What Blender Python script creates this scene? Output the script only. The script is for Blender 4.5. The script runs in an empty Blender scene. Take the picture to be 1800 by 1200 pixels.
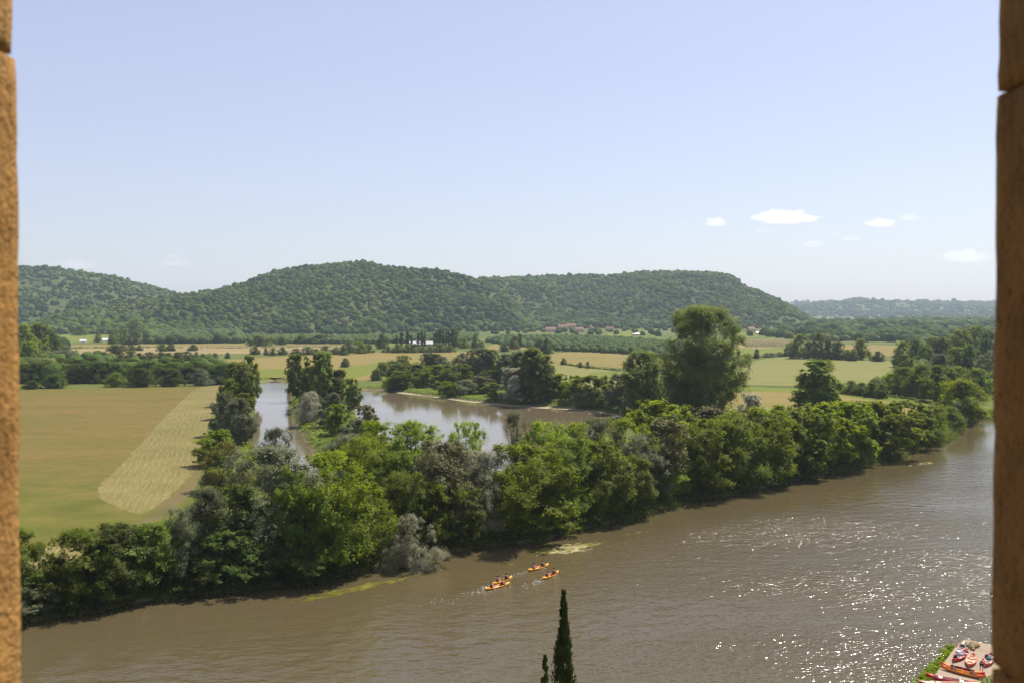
import bpy, bmesh, math, random
import numpy as np
from mathutils import Vector, noise as mnoise
R = math.radians
scene = bpy.context.scene
rng = np.random.default_rng(11)
random.seed(5)

# ------------------------------------------------------------------ camera, world, sun, exposure
FOC, PITCH, ROW = 1750.0, R(0.9), 572.5          # focal length in pixels of an 1800 px wide frame
CAMZ = 40.0
cam_data = bpy.data.cameras.new("camera")
cam = bpy.data.objects.new("camera", cam_data)
scene.collection.objects.link(cam)
cam.location = (0, 0, CAMZ)
cam.rotation_euler = (R(90) - PITCH, 0, 0)
cam_data.sensor_width = 36.0
cam_data.lens = 36.0 * FOC / 1800.0
cam_data.shift_y = -(600 - ROW) / 1800.0
cam_data.clip_start = 0.05
cam_data.clip_end = 60000
cam_data.dof.use_dof = True
cam_data.dof.focus_distance = 260.0
cam_data.dof.aperture_fstop = 11.0
scene.camera = cam

SUN_EL, SUN_AZ = R(57), R(44)                     # azimuth measured from straight ahead towards the right
world = bpy.data.worlds.new("World")
scene.world = world
world.use_nodes = True
wn, wl = world.node_tree.nodes, world.node_tree.links
sky = wn.new("ShaderNodeTexSky")
sky.sky_type = 'NISHITA'
sky.sun_disc = False
sky.sun_elevation = SUN_EL
sky.sun_rotation = SUN_AZ
sky.altitude = 150
sky.air_density = 1.0
sky.dust_density = 1.3
sky.ozone_density = 2.2
SKY_STRENGTH = 0.062
veil = wn.new("ShaderNodeVectorMath"); veil.operation = 'ADD'      # a thin even summer veil over the whole dome
wl.new(sky.outputs[0], veil.inputs[0])
veil.inputs[1].default_value = tuple(c / SKY_STRENGTH for c in (0.222, 0.205, 0.262))
wl.new(veil.outputs[0], wn["Background"].inputs[0])
wn["Background"].inputs[1].default_value = SKY_STRENGTH

sd = bpy.data.lights.new("sun", 'SUN')
sd.energy = 5.0
sd.angle = R(0.53)
sd.color = (1.0, 0.94, 0.85)
sun = bpy.data.objects.new("sun", sd)
scene.collection.objects.link(sun)
sdir = Vector((math.sin(SUN_AZ) * math.cos(SUN_EL), math.cos(SUN_AZ) * math.cos(SUN_EL), math.sin(SUN_EL)))
sun.rotation_euler = (-sdir).to_track_quat('-Z', 'Y').to_euler()
sun.location = (60, 60, 120)

scene.view_settings.view_transform = 'Standard'
scene.view_settings.look = 'None'
scene.view_settings.exposure = 0.48
scene.view_settings.gamma = 1.0
scene.cycles.max_bounces = 14
scene.cycles.transparent_max_bounces = 8
scene.cycles.volume_bounces = 12
scene.cycles.use_denoising = True
scene.cycles.caustics_reflective = False
scene.cycles.caustics_refractive = False
scene.cycles.sample_clamp_indirect = 3.0

# ------------------------------------------------------------------ helpers
GZ = 1.5                                          # level of the flood plain above the river surface


def at(px, py, z=GZ):
    """point of the plane at height z that lies on the sight line of photo pixel (px, py)"""
    dx, dy = (px - 900) / FOC, (ROW - py) / FOC
    d = Vector((dx, math.cos(PITCH) + dy * math.sin(PITCH), -math.sin(PITCH) + dy * math.cos(PITCH)))
    t = (z - CAMZ) / d.z
    return Vector((d.x * t, d.y * t, z))


def at_dist(px, py, dist):
    dx, dy = (px - 900) / FOC, (ROW - py) / FOC
    d = Vector((dx, math.cos(PITCH) + dy * math.sin(PITCH), -math.sin(PITCH) + dy * math.cos(PITCH)))
    return Vector((0, 0, CAMZ)) + d * (dist / d.y)


def link(o, parent=None):
    scene.collection.objects.link(o)
    if parent is not None:
        o.parent = parent
    return o


def tag(o, label=None, cat=None, group=None, kind=None):
    if label: o["label"] = label
    if cat: o["category"] = cat
    if group: o["group"] = group
    if kind: o["kind"] = kind
    return o


def empty(name, loc=(0, 0, 0), rz=0.0, scale=(1, 1, 1)):
    o = bpy.data.objects.new(name, None)
    o.empty_display_size = 0.3
    o.location = loc
    o.rotation_euler = (0, 0, rz)
    o.scale = scale
    return link(o)


def np_mesh(name, V, F, mat=None, smooth=False):
    V = np.asarray(V, dtype=np.float32); F = np.asarray(F, dtype=np.int32)
    me = bpy.data.meshes.new(name)
    me.vertices.add(len(V)); me.vertices.foreach_set("co", V.ravel())
    k = F.shape[1]
    me.loops.add(F.size); me.loops.foreach_set("vertex_index", F.ravel())
    me.polygons.add(len(F))
    me.polygons.foreach_set("loop_start", np.arange(0, F.size, k, dtype=np.int32))
    me.polygons.foreach_set("loop_total", np.full(len(F), k, dtype=np.int32))
    if smooth:
        me.polygons.foreach_set("use_smooth", np.ones(len(F), dtype=bool))
    me.update(calc_edges=True)
    me.validate()
    if mat: me.materials.append(mat)
    return me


def obj(name, me, parent=None, loc=None):
    o = bpy.data.objects.new(name, me)
    if loc is not None: o.location = loc
    return link(o, parent)


def bm_obj(name, bm, mat, parent=None, smooth=False, loc=None):
    me = bpy.data.meshes.new(name)
    bm.normal_update()
    bm.to_mesh(me); bm.free()
    if smooth:
        for p in me.polygons: p.use_smooth = True
    if mat: me.materials.append(mat)
    return obj(name, me, parent, loc)


def bm_box(bm, c, s, rot=None):
    r = bmesh.ops.create_cube(bm, size=1.0)
    for v in r['verts']:
        p = Vector((v.co.x * s[0], v.co.y * s[1], v.co.z * s[2]))
        if rot is not None: p = rot @ p
        v.co = p + Vector(c)
    return r['verts']


def bm_tube(bm, pts, radii, sides=6, cap=True):
    rings = []
    for i, p in enumerate(pts):
        p = Vector(p)
        a = Vector(pts[max(i - 1, 0)]); b = Vector(pts[min(i + 1, len(pts) - 1)])
        d = (b - a).normalized()
        u = d.cross(Vector((0, 0, 1)) if abs(d.z) < 0.9 else Vector((1, 0, 0))).normalized()
        w = d.cross(u)
        rings.append([bm.verts.new(p + (u * math.cos(k * 2 * math.pi / sides) + w * math.sin(k * 2 * math.pi / sides)) * radii[i]) for k in range(sides)])
    for r0, r1 in zip(rings, rings[1:]):
        for k in range(sides):
            bm.faces.new((r0[k], r0[(k + 1) % sides], r1[(k + 1) % sides], r1[k]))
    if cap:
        bm.faces.new(list(reversed(rings[0]))); bm.faces.new(rings[-1])


def catmull(pts, n=6, closed=True):
    P = [Vector(p) for p in pts]
    out = []
    m = len(P)
    for i in range(m if closed else m - 1):
        if closed:
            p0, p1, p2, p3 = P[(i - 1) % m], P[i], P[(i + 1) % m], P[(i + 2) % m]
        else:
            p0, p1, p2, p3 = P[max(i - 1, 0)], P[i], P[i + 1], P[min(i + 2, m - 1)]
        for k in range(n):
            t = k / n
            out.append(0.5 * ((2 * p1) + (p2 - p0) * t + (2 * p0 - 5 * p1 + 4 * p2 - p3) * t * t + (3 * p1 - p0 - 3 * p2 + p3) * t ** 3))
    if not closed: out.append(P[-1].copy())
    return out


# ------------------------------------------------------------------ materials
class M:
    """small wrapper for a node material"""
    def __init__(s, name):
        s.m = bpy.data.materials.new(name); s.m.use_nodes = True
        s.t = s.m.node_tree; s.n = s.t.nodes; s.l = s.t.links
        s.n.clear()
        s.out = s.n.new("ShaderNodeOutputMaterial")

    def node(s, typ, inputs=None, **attrs):
        nd = s.n.new(typ)
        for k, v in attrs.items(): setattr(nd, k, v)
        for k, v in (inputs or {}).items():
            if isinstance(v, bpy.types.NodeSocket): s.l.new(v, nd.inputs[k])
            else: nd.inputs[k].default_value = v
        return nd

    def pos(s):
        return s.node("ShaderNodeNewGeometry").outputs["Position"]

    def mapping(s, vec, scale=(1, 1, 1), rz=0.0, loc=(0, 0, 0)):
        return s.node("ShaderNodeMapping", {"Vector": vec, "Scale": scale, "Rotation": (0, 0, rz), "Location": loc}).outputs[0]

    def noise(s, vec, scale, detail=4.0, rough=0.55, out="Fac"):
        return s.node("ShaderNodeTexNoise", {"Vector": vec, "Scale": scale, "Detail": detail, "Roughness": rough}).outputs[out]

    def ramp(s, fac, stops):
        nd = s.node("ShaderNodeValToRGB", {"Fac": fac})
        el = nd.color_ramp.elements
        while len(el) < len(stops): el.new(0.5)
        for e, (p, c) in zip(el, stops):
            e.position = p; e.color = (*c, 1) if len(c) == 3 else c
        return nd.outputs[0]

    def mix(s, fac, a, b, blend='MIX'):
        nd = s.node("ShaderNodeMix", data_type='RGBA', blend_type=blend)
        for sock, v in ((nd.inputs["Factor"], fac), (nd.inputs[6], a), (nd.inputs[7], b)):
            if isinstance(v, bpy.types.NodeSocket): s.l.new(v, sock)
            elif isinstance(v, (int, float)): sock.default_value = v
            else: sock.default_value = (*v, 1)
        return nd.outputs[2]

    def math(s, op, a, b=0.0, clamp=False):
        nd = s.node("ShaderNodeMath", {0: a, 1: b}, operation=op, use_clamp=clamp)
        return nd.outputs[0]

    def principled(s, color, rough=0.8, normal=None, spec=0.3, **kw):
        ins = {"Base Color": color if isinstance(color, bpy.types.NodeSocket) else (*color, 1), "Roughness": rough, "Specular IOR Level": spec}
        ins.update(kw)
        if normal is not None: ins["Normal"] = normal
        p = s.node("ShaderNodeBsdfPrincipled", ins)
        s.l.new(p.outputs[0], s.out.inputs[0])
        return p

    def bump(s, h, strength=0.5, dist=1.0):
        return s.node("ShaderNodeBump", {"Height": h, "Strength": strength, "Distance": dist}).outputs[0]


def leaf_mat(name, dark, light, trans, var=0.10, tw=0.35, dead=None, gl_amt=0.02):
    m = M(name)
    g = m.node("ShaderNodeNewGeometry")
    oi = m.node("ShaderNodeObjectInfo")
    n1 = m.noise(g.outputs["Position"], 0.22, 2.0)
    f = m.math('ADD', m.math('MULTIPLY', g.outputs["Random Per Island"], 0.55), m.math('MULTIPLY', n1, 0.5))
    f = m.math('ADD', f, m.math('MULTIPLY', m.math('SUBTRACT', oi.outputs["Random"], 0.5), 0.55), True)
    col = m.mix(f, dark, light)
    if dead:
        d = m.math('GREATER_THAN', g.outputs["Random Per Island"], 0.9)
        col = m.mix(m.math('MULTIPLY', d, 0.7), col, dead)
    hsv = m.node("ShaderNodeHueSaturation", {"Color": col})
    m.l.new(m.math('ADD', 0.5 - var * 0.25, m.math('MULTIPLY', oi.outputs["Random"], var * 0.5)), hsv.inputs["Hue"])
    m.l.new(m.math('ADD', 0.82, m.math('MULTIPLY', oi.outputs["Random"], 0.36)), hsv.inputs["Value"])
    col = hsv.outputs[0]
    tcol = m.mix(0.5, col, trans)
    d = m.node("ShaderNodeBsdfDiffuse", {"Color": col})
    t = m.node("ShaderNodeBsdfTranslucent", {"Color": tcol})
    gl = m.node("ShaderNodeBsdfGlossy", {"Color": (0.5, 0.5, 0.5, 1), "Roughness": 0.55})
    mx = m.node("ShaderNodeMixShader", {"Fac": tw, 1: d.outputs[0], 2: t.outputs[0]})
    mx2 = m.node("ShaderNodeMixShader", {"Fac": gl_amt, 1: mx.outputs[0], 2: gl.outputs[0]})
    m.l.new(mx2.outputs[0], m.out.inputs[0])
    return m.m


LEAF = {
    'bright': leaf_mat("leaf_bright", (0.090, 0.145, 0.008), (0.235, 0.290, 0.016), (0.50, 0.58, 0.012), tw=0.58),
    'mid': leaf_mat("leaf_mid", (0.078, 0.118, 0.012), (0.18, 0.22, 0.026), (0.36, 0.42, 0.025), tw=0.54),
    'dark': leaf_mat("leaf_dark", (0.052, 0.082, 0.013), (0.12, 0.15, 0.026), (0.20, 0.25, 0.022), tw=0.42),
    'silver': leaf_mat("leaf_silver", (0.25, 0.25, 0.15), (0.46, 0.455, 0.31), (0.50, 0.49, 0.30), tw=0.45, var=0.04),
    'grey': leaf_mat("leaf_grey", (0.105, 0.125, 0.055), (0.215, 0.235, 0.12), (0.24, 0.26, 0.11), tw=0.4, var=0.06),
    'olive': leaf_mat("leaf_olive", (0.10, 0.10, 0.040), (0.20, 0.185, 0.085), (0.16, 0.15, 0.04), tw=0.3, var=0.06),
    'soft': leaf_mat("leaf_soft", (0.088, 0.120, 0.022), (0.20, 0.238, 0.050), (0.36, 0.42, 0.05), tw=0.5),
    'gold': leaf_mat("leaf_gold", (0.13, 0.135, 0.022), (0.24, 0.22, 0.055), (0.25, 0.24, 0.04), tw=0.35, var=0.05),
    'orchard': leaf_mat("leaf_orchard", (0.07, 0.11, 0.028), (0.13, 0.175, 0.05), (0.14, 0.18, 0.04), tw=0.3),
    'cypress': leaf_mat("leaf_cypress", (0.035, 0.05, 0.012), (0.085, 0.105, 0.025), (0.09, 0.11, 0.02), tw=0.25),
}


def forest_mat(name, dark, light, acc):
    m = M(name)
    g = m.node("ShaderNodeNewGeometry")
    r = g.outputs["Random Per Island"]
    n = m.noise(g.outputs["Position"], 0.0045, 4.0, 0.6)
    n = m.node("ShaderNodeMapRange", {"Value": n, "From Min": 0.36, "From Max": 0.64}).outputs[0]
    f = m.math('ADD', m.math('MULTIPLY', r, 0.42), m.math('MULTIPLY', n, 0.62), True)
    col = m.mix(f, dark, light)
    n2 = m.node("ShaderNodeMapRange", {"Value": m.noise(g.outputs["Position"], 0.012, 3.0), "From Min": 0.5, "From Max": 0.62}).outputs[0]
    col = m.mix(m.math('MULTIPLY', m.math('MULTIPLY', m.math('GREATER_THAN', r, 0.6), n2), 0.75), col, acc)
    pine = m.math('MULTIPLY', m.math('LESS_THAN', r, 0.16), 0.7)
    col = m.mix(pine, col, (0.016, 0.034, 0.014))
    nn = m.noise(g.outputs["Position"], 0.45, 3.0, 0.7)
    col = m.mix(m.math('MULTIPLY', nn, 0.45), col, tuple(x * 0.4 for x in dark))
    m.principled(col, 0.95, m.bump(nn, 0.8, 1.5), 0.05)
    return m.m


FOREST = forest_mat("forest_leaves", (0.022, 0.046, 0.011), (0.100, 0.150, 0.028), (0.17, 0.175, 0.065))
FOREST_FAR = forest_mat("forest_far_leaves", (0.035, 0.055, 0.020), (0.07, 0.10, 0.035), (0.10, 0.11, 0.05))


def bark(name, c):
    m = M(name)
    p = m.pos()
    n = m.noise(m.mapping(p, (6, 6, 1.2)), 1.0, 5.0)
    m.principled(m.ramp(n, [(0.3, tuple(x * 0.55 for x in c)), (0.7, c)]), 0.95, m.bump(n, 0.6, 0.05))
    return m.m


BARK = bark("bark", (0.17, 0.135, 0.095))
BARKPALE = bark("bark_pale", (0.26, 0.23, 0.18))


def ground_mat():
    m = M("plain_grass")
    p = m.pos()
    big = m.noise(p, 0.012, 3.0)
    med = m.noise(p, 0.11, 4.0)
    fine = m.noise(p, 1.3, 3.0)
    col = m.ramp(big, [(0.3, (0.055, 0.085, 0.015)), (0.5, (0.10, 0.12, 0.024)), (0.7, (0.155, 0.14, 0.048))])
    col = m.mix(m.math('MULTIPLY', med, 0.5), col, (0.10, 0.13, 0.03))
    col = m.mix(m.math('MULTIPLY', fine, 0.35), col, (0.06, 0.075, 0.02))
    z = m.node("ShaderNodeSeparateXYZ", {0: p}).outputs[2]
    k = m.math('MULTIPLY', m.math('SUBTRACT', m.math('ADD', z, m.math('MULTIPLY', m.math('SUBTRACT', med, 0.5), 0.8)), 0.55), -3.0, True)
    col = m.mix(k, col, (0.20, 0.155, 0.095))
    m.principled(col, 0.95, m.bump(fine, 0.5, 0.25), 0.1)
    return m.m


def field_mat(name, c0, c1, c2, big=0.02, rows=None, rowamp=0.5, streak=None, rough=0.6):
    """three-tone meadow; rows = (angle, spacing) adds real mowing swaths"""
    m = M(name)
    p = m.pos()
    ms = m.mapping(p, streak[1], streak[0]) if streak else p
    nb = m.noise(ms, big, 5.0, rough)
    nf = m.noise(p, 0.8, 4.0, 0.65)
    col = m.ramp(nb, [(0.32, c0), (0.5, c1), (0.68, c2)])
    dk = tuple(x * 0.55 for x in c0)
    col = m.mix(m.math('MULTIPLY', nf, 0.42), col, dk)
    h = nf
    if rows:
        sw = m.noise(m.mapping(m.mapping(p, (1, 1, 1), rows[0]), (1.0, 0.06, 1)), 3.4 / rows[1], 4.0, 0.65)
        sw = m.node("ShaderNodeMapRange", {"Value": sw, "From Min": 0.42, "From Max": 0.66}).outputs[0]
        w = m.node("ShaderNodeTexWave", {"Vector": m.mapping(p, (1, 1, 1), rows[0]), "Scale": 0.314 / rows[1], "Distortion": 5.0, "Detail": 4.0, "Detail Scale": 1.6, "Detail Roughness": 0.6}, wave_type='BANDS', bands_direction='X')
        brk = m.noise(m.mapping(m.mapping(p, (1, 1, 1), rows[0]), (1, 0.25, 1)), 0.5, 3.0)
        wv = m.math('MULTIPLY', m.math('ADD', m.math('MULTIPLY', sw, 0.75), m.math('MULTIPLY', w.outputs[1], 0.25)), m.math('ADD', brk, 0.25))
        col = m.mix(m.math('MULTIPLY', wv, rowamp * 2.2, True), col, c2)
        h = m.math('ADD', m.math('MULTIPLY', wv, 1.5), m.math('MULTIPLY', nf, 0.4))
    m.principled(col, 0.95, m.bump(h, 0.6, 0.3), 0.1)
    return m.m


def meadow_mat():
    m = M("meadow")
    p = m.pos()
    st = m.noise(m.mapping(p, (0.5, 1.7, 1), 0.3), 0.016, 5.0, 0.6)
    nf = m.noise(p, 0.8, 4.0, 0.65)
    nm = m.noise(p, 0.09, 5.0, 0.6)
    brown = m.ramp(st, [(0.30, (0.132, 0.112, 0.026)), (0.46, (0.192, 0.132, 0.038)), (0.54, (0.168, 0.124, 0.032)), (0.70, (0.136, 0.124, 0.026))])
    green = m.ramp(nm, [(0.30, (0.085, 0.098, 0.014)), (0.5, (0.125, 0.128, 0.020)), (0.70, (0.175, 0.150, 0.034))])
    y = m.node("ShaderNodeSeparateXYZ", {0: p}).outputs[1]
    yy = m.math('ADD', y, m.math('ADD', m.math('MULTIPLY', m.math('SUBTRACT', nm, 0.5), 90.0), m.math('MULTIPLY', m.math('SUBTRACT', st, 0.5), 160.0)))
    k1 = m.node("ShaderNodeMapRange", {"Value": yy, "From Min": 185.0, "From Max": 265.0, "To Min": 1.0, "To Max": 0.0}, interpolation_type='SMOOTHSTEP').outputs[0]
    k2 = m.node("ShaderNodeMapRange", {"Value": yy, "From Min": 440.0, "From Max": 520.0, "To Min": 0.0, "To Max": 0.8}, interpolation_type='SMOOTHSTEP').outputs[0]
    col = m.mix(m.math('MAXIMUM', k1, k2), brown, green)
    tuft = m.node("ShaderNodeMapRange", {"Value": m.noise(m.mapping(p, (0.6, 1.0, 1)), 0.28, 4.0, 0.7), "From Min": 0.45, "From Max": 0.7}).outputs[0]
    col = m.mix(m.math('MULTIPLY', tuft, 0.6), col, (0.092, 0.090, 0.018))
    col = m.mix(m.math('MULTIPLY', nf, 0.55), col, (0.075, 0.062, 0.016))
    m.principled(col, 0.95, m.bump(nf, 0.7, 0.35), 0.1)
    return m.m


def water_mat(name, base, amp, wave, patch, rough=0.06, river=False, wdet=2.0):
    m = M(name)
    p = m.pos()
    flow = math.atan2(0.67, 0.74)
    a = m.noise(m.mapping(p, (0.7, 1.3, 1), -flow), 1.0 / wave, wdet, 0.55)
    b = m.noise(m.mapping(p, (0.7, 1.0, 1), -flow + 0.5), 0.28 / wave, 2.0, 0.5)
    pt = m.noise(m.mapping(p, (0.45, 1.2, 1), -flow), patch, 3.0, 0.55)
    k = m.node("ShaderNodeMapRange", {"Value": pt, "From Min": 0.40, "From Max": 0.60, "To Min": 0.35, "To Max": 1.1}).outputs[0]
    if river:      # the current is slack under the far bank and upstream, quick and rippled in midstream
        xyz = m.node("ShaderNodeSeparateXYZ", {0: p})
        q = m.math('ADD', m.math('MULTIPLY', xyz.outputs[0], -0.67), m.math('MULTIPLY', xyz.outputs[1], 0.74))
        u = m.math('ADD', m.math('MULTIPLY', xyz.outputs[0], 0.74), m.math('MULTIPLY', xyz.outputs[1], 0.67))
        k1 = m.node("ShaderNodeMapRange", {"Value": q, "From Min": 104.0, "From Max": 126.0, "To Min": 1.0, "To Max": 0.15}, interpolation_type='SMOOTHSTEP').outputs[0]
        k2 = m.node("ShaderNodeMapRange", {"Value": u, "From Min": 50.0, "From Max": 120.0, "To Min": 0.25, "To Max": 1.0}, interpolation_type='SMOOTHSTEP').outputs[0]
        k3 = m.node("ShaderNodeMapRange", {"Value": u, "From Min": 140.0, "From Max": 215.0, "To Min": 1.0, "To Max": 0.45}, interpolation_type='SMOOTHSTEP').outputs[0]
        k = m.math('MULTIPLY', m.math('MULTIPLY', k, k3), m.math('MULTIPLY', k1, k2))
    h = m.math('ADD', m.math('MULTIPLY', a, k), m.math('MULTIPLY', b, 0.8 if not river else m.math('MULTIPLY', k1, 0.9)))
    mud = m.noise(m.mapping(p, (0.3, 1.0, 1), -flow), 0.035, 4.0)
    col = m.mix(mud, base, tuple(x * y for x, y in zip(base, (1.25, 1.15, 1.0))))
    m.principled(col, rough, m.bump(h, 1.0, amp), 0.5, IOR=1.33)
    return m.m


def stone_mat(name, c, seed):
    m = M(name)
    p = m.node("ShaderNodeTexCoord").outputs["Object"]
    p = m.mapping(p, loc=(seed, seed * 2, 0))
    n1 = m.noise(p, 14.0, 5.0, 0.6)
    n2 = m.noise(p, 120.0, 4.0, 0.7)
    n3 = m.noise(p, 5.0, 2.0)
    col = m.ramp(n1, [(0.3, tuple(x * 0.62 for x in c)), (0.52, c), (0.75, tuple(min(1, x * 1.25) for x in c))])
    col = m.mix(m.math('MULTIPLY', n3, 0.4), col, (0.36, 0.21, 0.08))
    pit = m.node("ShaderNodeMapRange", {"Value": n2, "From Min": 0.3, "From Max": 0.45, "To Min": 1.0, "To Max": 0.0}).outputs[0]
    col = m.mix(m.math('MULTIPLY', pit, 0.85), col, (0.13, 0.08, 0.04))
    m.principled(col, 0.95, m.bump(m.math('ADD', n2, m.math('MULTIPLY', n1, 0.8)), 1.0, 0.012), 0.1)
    return m.m


def plain_mat(name, c, rough=0.6, spec=0.3, grain=0.15, gs=6.0):
    m = M(name)
    p = m.node("ShaderNodeTexCoord").outputs["Object"]
    n = m.noise(p, gs, 3.0)
    col = m.ramp(n, [(0.25, tuple(x * (1 - grain) for x in c)), (0.75, tuple(min(1, x * (1 + grain)) for x in c))])
    m.principled(col, rough, None, spec)
    return m.m


MAT = {
    'meadow': meadow_mat(),
    'ground': ground_mat(),
    'hill': field_mat("hill_soil", (0.05, 0.07, 0.02), (0.08, 0.10, 0.03), (0.12, 0.125, 0.045)),
    'field_brown': field_mat("meadow_brown", (0.20, 0.165, 0.055), (0.26, 0.175, 0.072), (0.19, 0.175, 0.048), 0.016, streak=(0.3, (0.6, 1.6, 1))),
    'field_green': field_mat("meadow_green", (0.085, 0.10, 0.015), (0.12, 0.13, 0.024), (0.16, 0.15, 0.038), 0.03, streak=(0.3, (0.6, 1.8, 1))),
    'mown': field_mat("mown_hay", (0.135, 0.118, 0.034), (0.17, 0.142, 0.046), (0.255, 0.21, 0.080), 0.03, rows=(-0.262, 1.7), rowamp=0.42),
    'mown_far': field_mat("mown_far", (0.21, 0.165, 0.075), (0.25, 0.19, 0.085), (0.28, 0.22, 0.10), 0.015, rows=(0.2, 9.0), rowamp=0.2),
    'path': field_mat("meadow_track", (0.11, 0.105, 0.030), (0.155, 0.118, 0.050), (0.12, 0.118, 0.034), 0.05),
    'tan': field_mat("field_tan", (0.18, 0.15, 0.042), (0.225, 0.17, 0.055), (0.155, 0.148, 0.034), 0.012, streak=(0.1, (0.35, 1.4, 1))),
    'pale': field_mat("field_pale", (0.160, 0.162, 0.046), (0.195, 0.186, 0.060), (0.145, 0.156, 0.036), 0.012, streak=(-0.2, (0.4, 1.5, 1))),
    'lime': field_mat("field_lime", (0.115, 0.145, 0.020), (0.145, 0.165, 0.025), (0.175, 0.165, 0.038), 0.02),
    'river': water_mat("river_water", (0.078, 0.064, 0.033), 0.36, 0.62, 0.022, 0.10, True, 1.8),
    'lake': water_mat("lake_water", (0.125, 0.102, 0.064), 0.013, 0.9, 0.02, 0.05),
    'stone': [stone_mat("ochre_stone_%d" % i, c, i * 3.7) for i, c in enumerate([(0.46, 0.25, 0.085), (0.48, 0.255, 0.08), (0.44, 0.24, 0.085)])],
    'rubble': stone_mat("wall_stone", (0.38, 0.27, 0.14), 21.0),
    'white': plain_mat("white_paint", (0.78, 0.77, 0.74)),
    'roof_red': plain_mat("clay_tiles", (0.27, 0.165, 0.12), 0.9, 0.1, 0.3, 1.5),
    'roof_brown': plain_mat("brown_tiles", (0.24, 0.135, 0.095), 0.9, 0.1, 0.3, 1.5),
    'roof_pale': plain_mat("pale_sheet_roof", (0.42, 0.41, 0.40), 0.6, 0.3, 0.2, 1.0),
    'roof_grey': plain_mat("grey_sheet_roof", (0.22, 0.21, 0.20), 0.6, 0.3, 0.2, 1.0),
    'roof_dark': plain_mat("shade_dark_boards", (0.10, 0.095, 0.09), 0.9, 0.1, 0.3, 1.0),  # shade on the barn roof put into the colour, walls share it
    'wall_cream': plain_mat("cream_wall", (0.50, 0.41, 0.28), 0.9, 0.1),
    'wall_tan': plain_mat("tan_wall", (0.40, 0.30, 0.19), 0.9, 0.1),
    'dark': plain_mat("dark_glass", (0.02, 0.022, 0.025), 0.2, 0.5),
    'yellow': plain_mat("yellow_plastic", (0.72, 0.33, 0.012), 0.35, 0.5, 0.06),
    'red': plain_mat("red_plastic", (0.58, 0.022, 0.022), 0.35, 0.5, 0.08),
    'orange': plain_mat("orange_plastic", (0.70, 0.20, 0.02), 0.35, 0.5, 0.08),
    'cream': plain_mat("cream_plastic", (0.70, 0.44, 0.30), 0.45, 0.4, 0.08),
    'paleblue': plain_mat("pale_blue_plastic", (0.62, 0.74, 0.76), 0.4, 0.4),
    'inside': plain_mat("pale_inner_hull", (0.50, 0.26, 0.24), 0.6, 0.3),
    'black': plain_mat("black_fabric", (0.02, 0.02, 0.024), 0.8, 0.2),
    'navy': plain_mat("navy_fabric", (0.03, 0.035, 0.08), 0.8, 0.2),
    'maroon': plain_mat("maroon_fabric", (0.16, 0.03, 0.04), 0.8, 0.2),
    'teal': plain_mat("teal_fabric", (0.03, 0.14, 0.13), 0.8, 0.2),
    'grey': plain_mat("grey_fabric", (0.3, 0.3, 0.31), 0.8, 0.2),
    'skin': plain_mat("skin", (0.50, 0.29, 0.20), 0.6, 0.3, 0.05),
    'hair': plain_mat("hair", (0.035, 0.022, 0.014), 0.7, 0.3),
    'metal': plain_mat("dark_metal", (0.07, 0.065, 0.06), 0.5, 0.5),
    'slab': field_mat("gravel_slab", (0.30, 0.235, 0.165), (0.36, 0.285, 0.20), (0.40, 0.32, 0.23), 0.25),
    'foam': plain_mat("foam", (0.50, 0.47, 0.42), 0.6, 0.3),
    'weed': field_mat("river_weed", (0.075, 0.08, 0.012), (0.14, 0.125, 0.018), (0.23, 0.20, 0.05), 0.5),
    'weedpale': field_mat("river_weed_pale", (0.24, 0.21, 0.07), (0.36, 0.31, 0.14), (0.46, 0.41, 0.24), 0.7),
    'sand': field_mat("shore_silt", (0.26, 0.22, 0.12), (0.36, 0.31, 0.19), (0.44, 0.39, 0.25), 0.3),
    'road': plain_mat("road_gravel", (0.42, 0.37, 0.29), 0.95, 0.1),
}

# ------------------------------------------------------------------ water outlines (world metres)
W2 = lambda l: [at(x, y, 0.0).xy for x, y in l]
river_far = [Vector(p) for p in [(-420, -110), (-260, -40), (-150, 66)]] + W2([(35, 1098), (150, 1078), (300, 1052), (420, 1040), (560, 1024), (650, 1003), (710, 982), (780, 975), (860, 958), (950, 950), (1040, 926), (1120, 910), (1200, 884), (1300, 866), (1400, 846), (1500, 823), (1600, 798), (1672, 772), (1696, 748), (1722, 738)]) + [Vector(p) for p in [(215, 392), (330, 440), (600, 500), (1100, 540), (1700, 520)]]
river_near = [Vector(p) for p in [(1700, 400), (900, 410), (500, 350), (300, 290), (140, 187), (70, 125), (50, 106), (28, 90), (0, 63), (-60, 8), (-120, -46), (-260, -180), (-420, -320)]]
river_poly = river_far + river_near
lake_poly = W2([(618, 686), (640, 684), (700, 688), (760, 697), (830, 705), (900, 711), (1000, 717), (1070, 725), (1108, 735), (1090, 752), (1030, 775), (960, 800), (905, 832), (860, 842), (790, 812), (700, 785), (640, 752), (622, 715)])
chan_poly = W2([(452, 671), (480, 668), (507, 671), (511, 700), (514, 740), (540, 780), (572, 826), (556, 842), (515, 836), (466, 806), (441, 785), (446, 735), (452, 700)])


def seg_dist(P, A, B):
    AB = B - A; t = np.clip(((P - A) @ AB) / max(AB @ AB, 1e-9), 0, 1)
    return np.linalg.norm(P - (A + t[:, None] * AB), axis=1)


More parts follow.
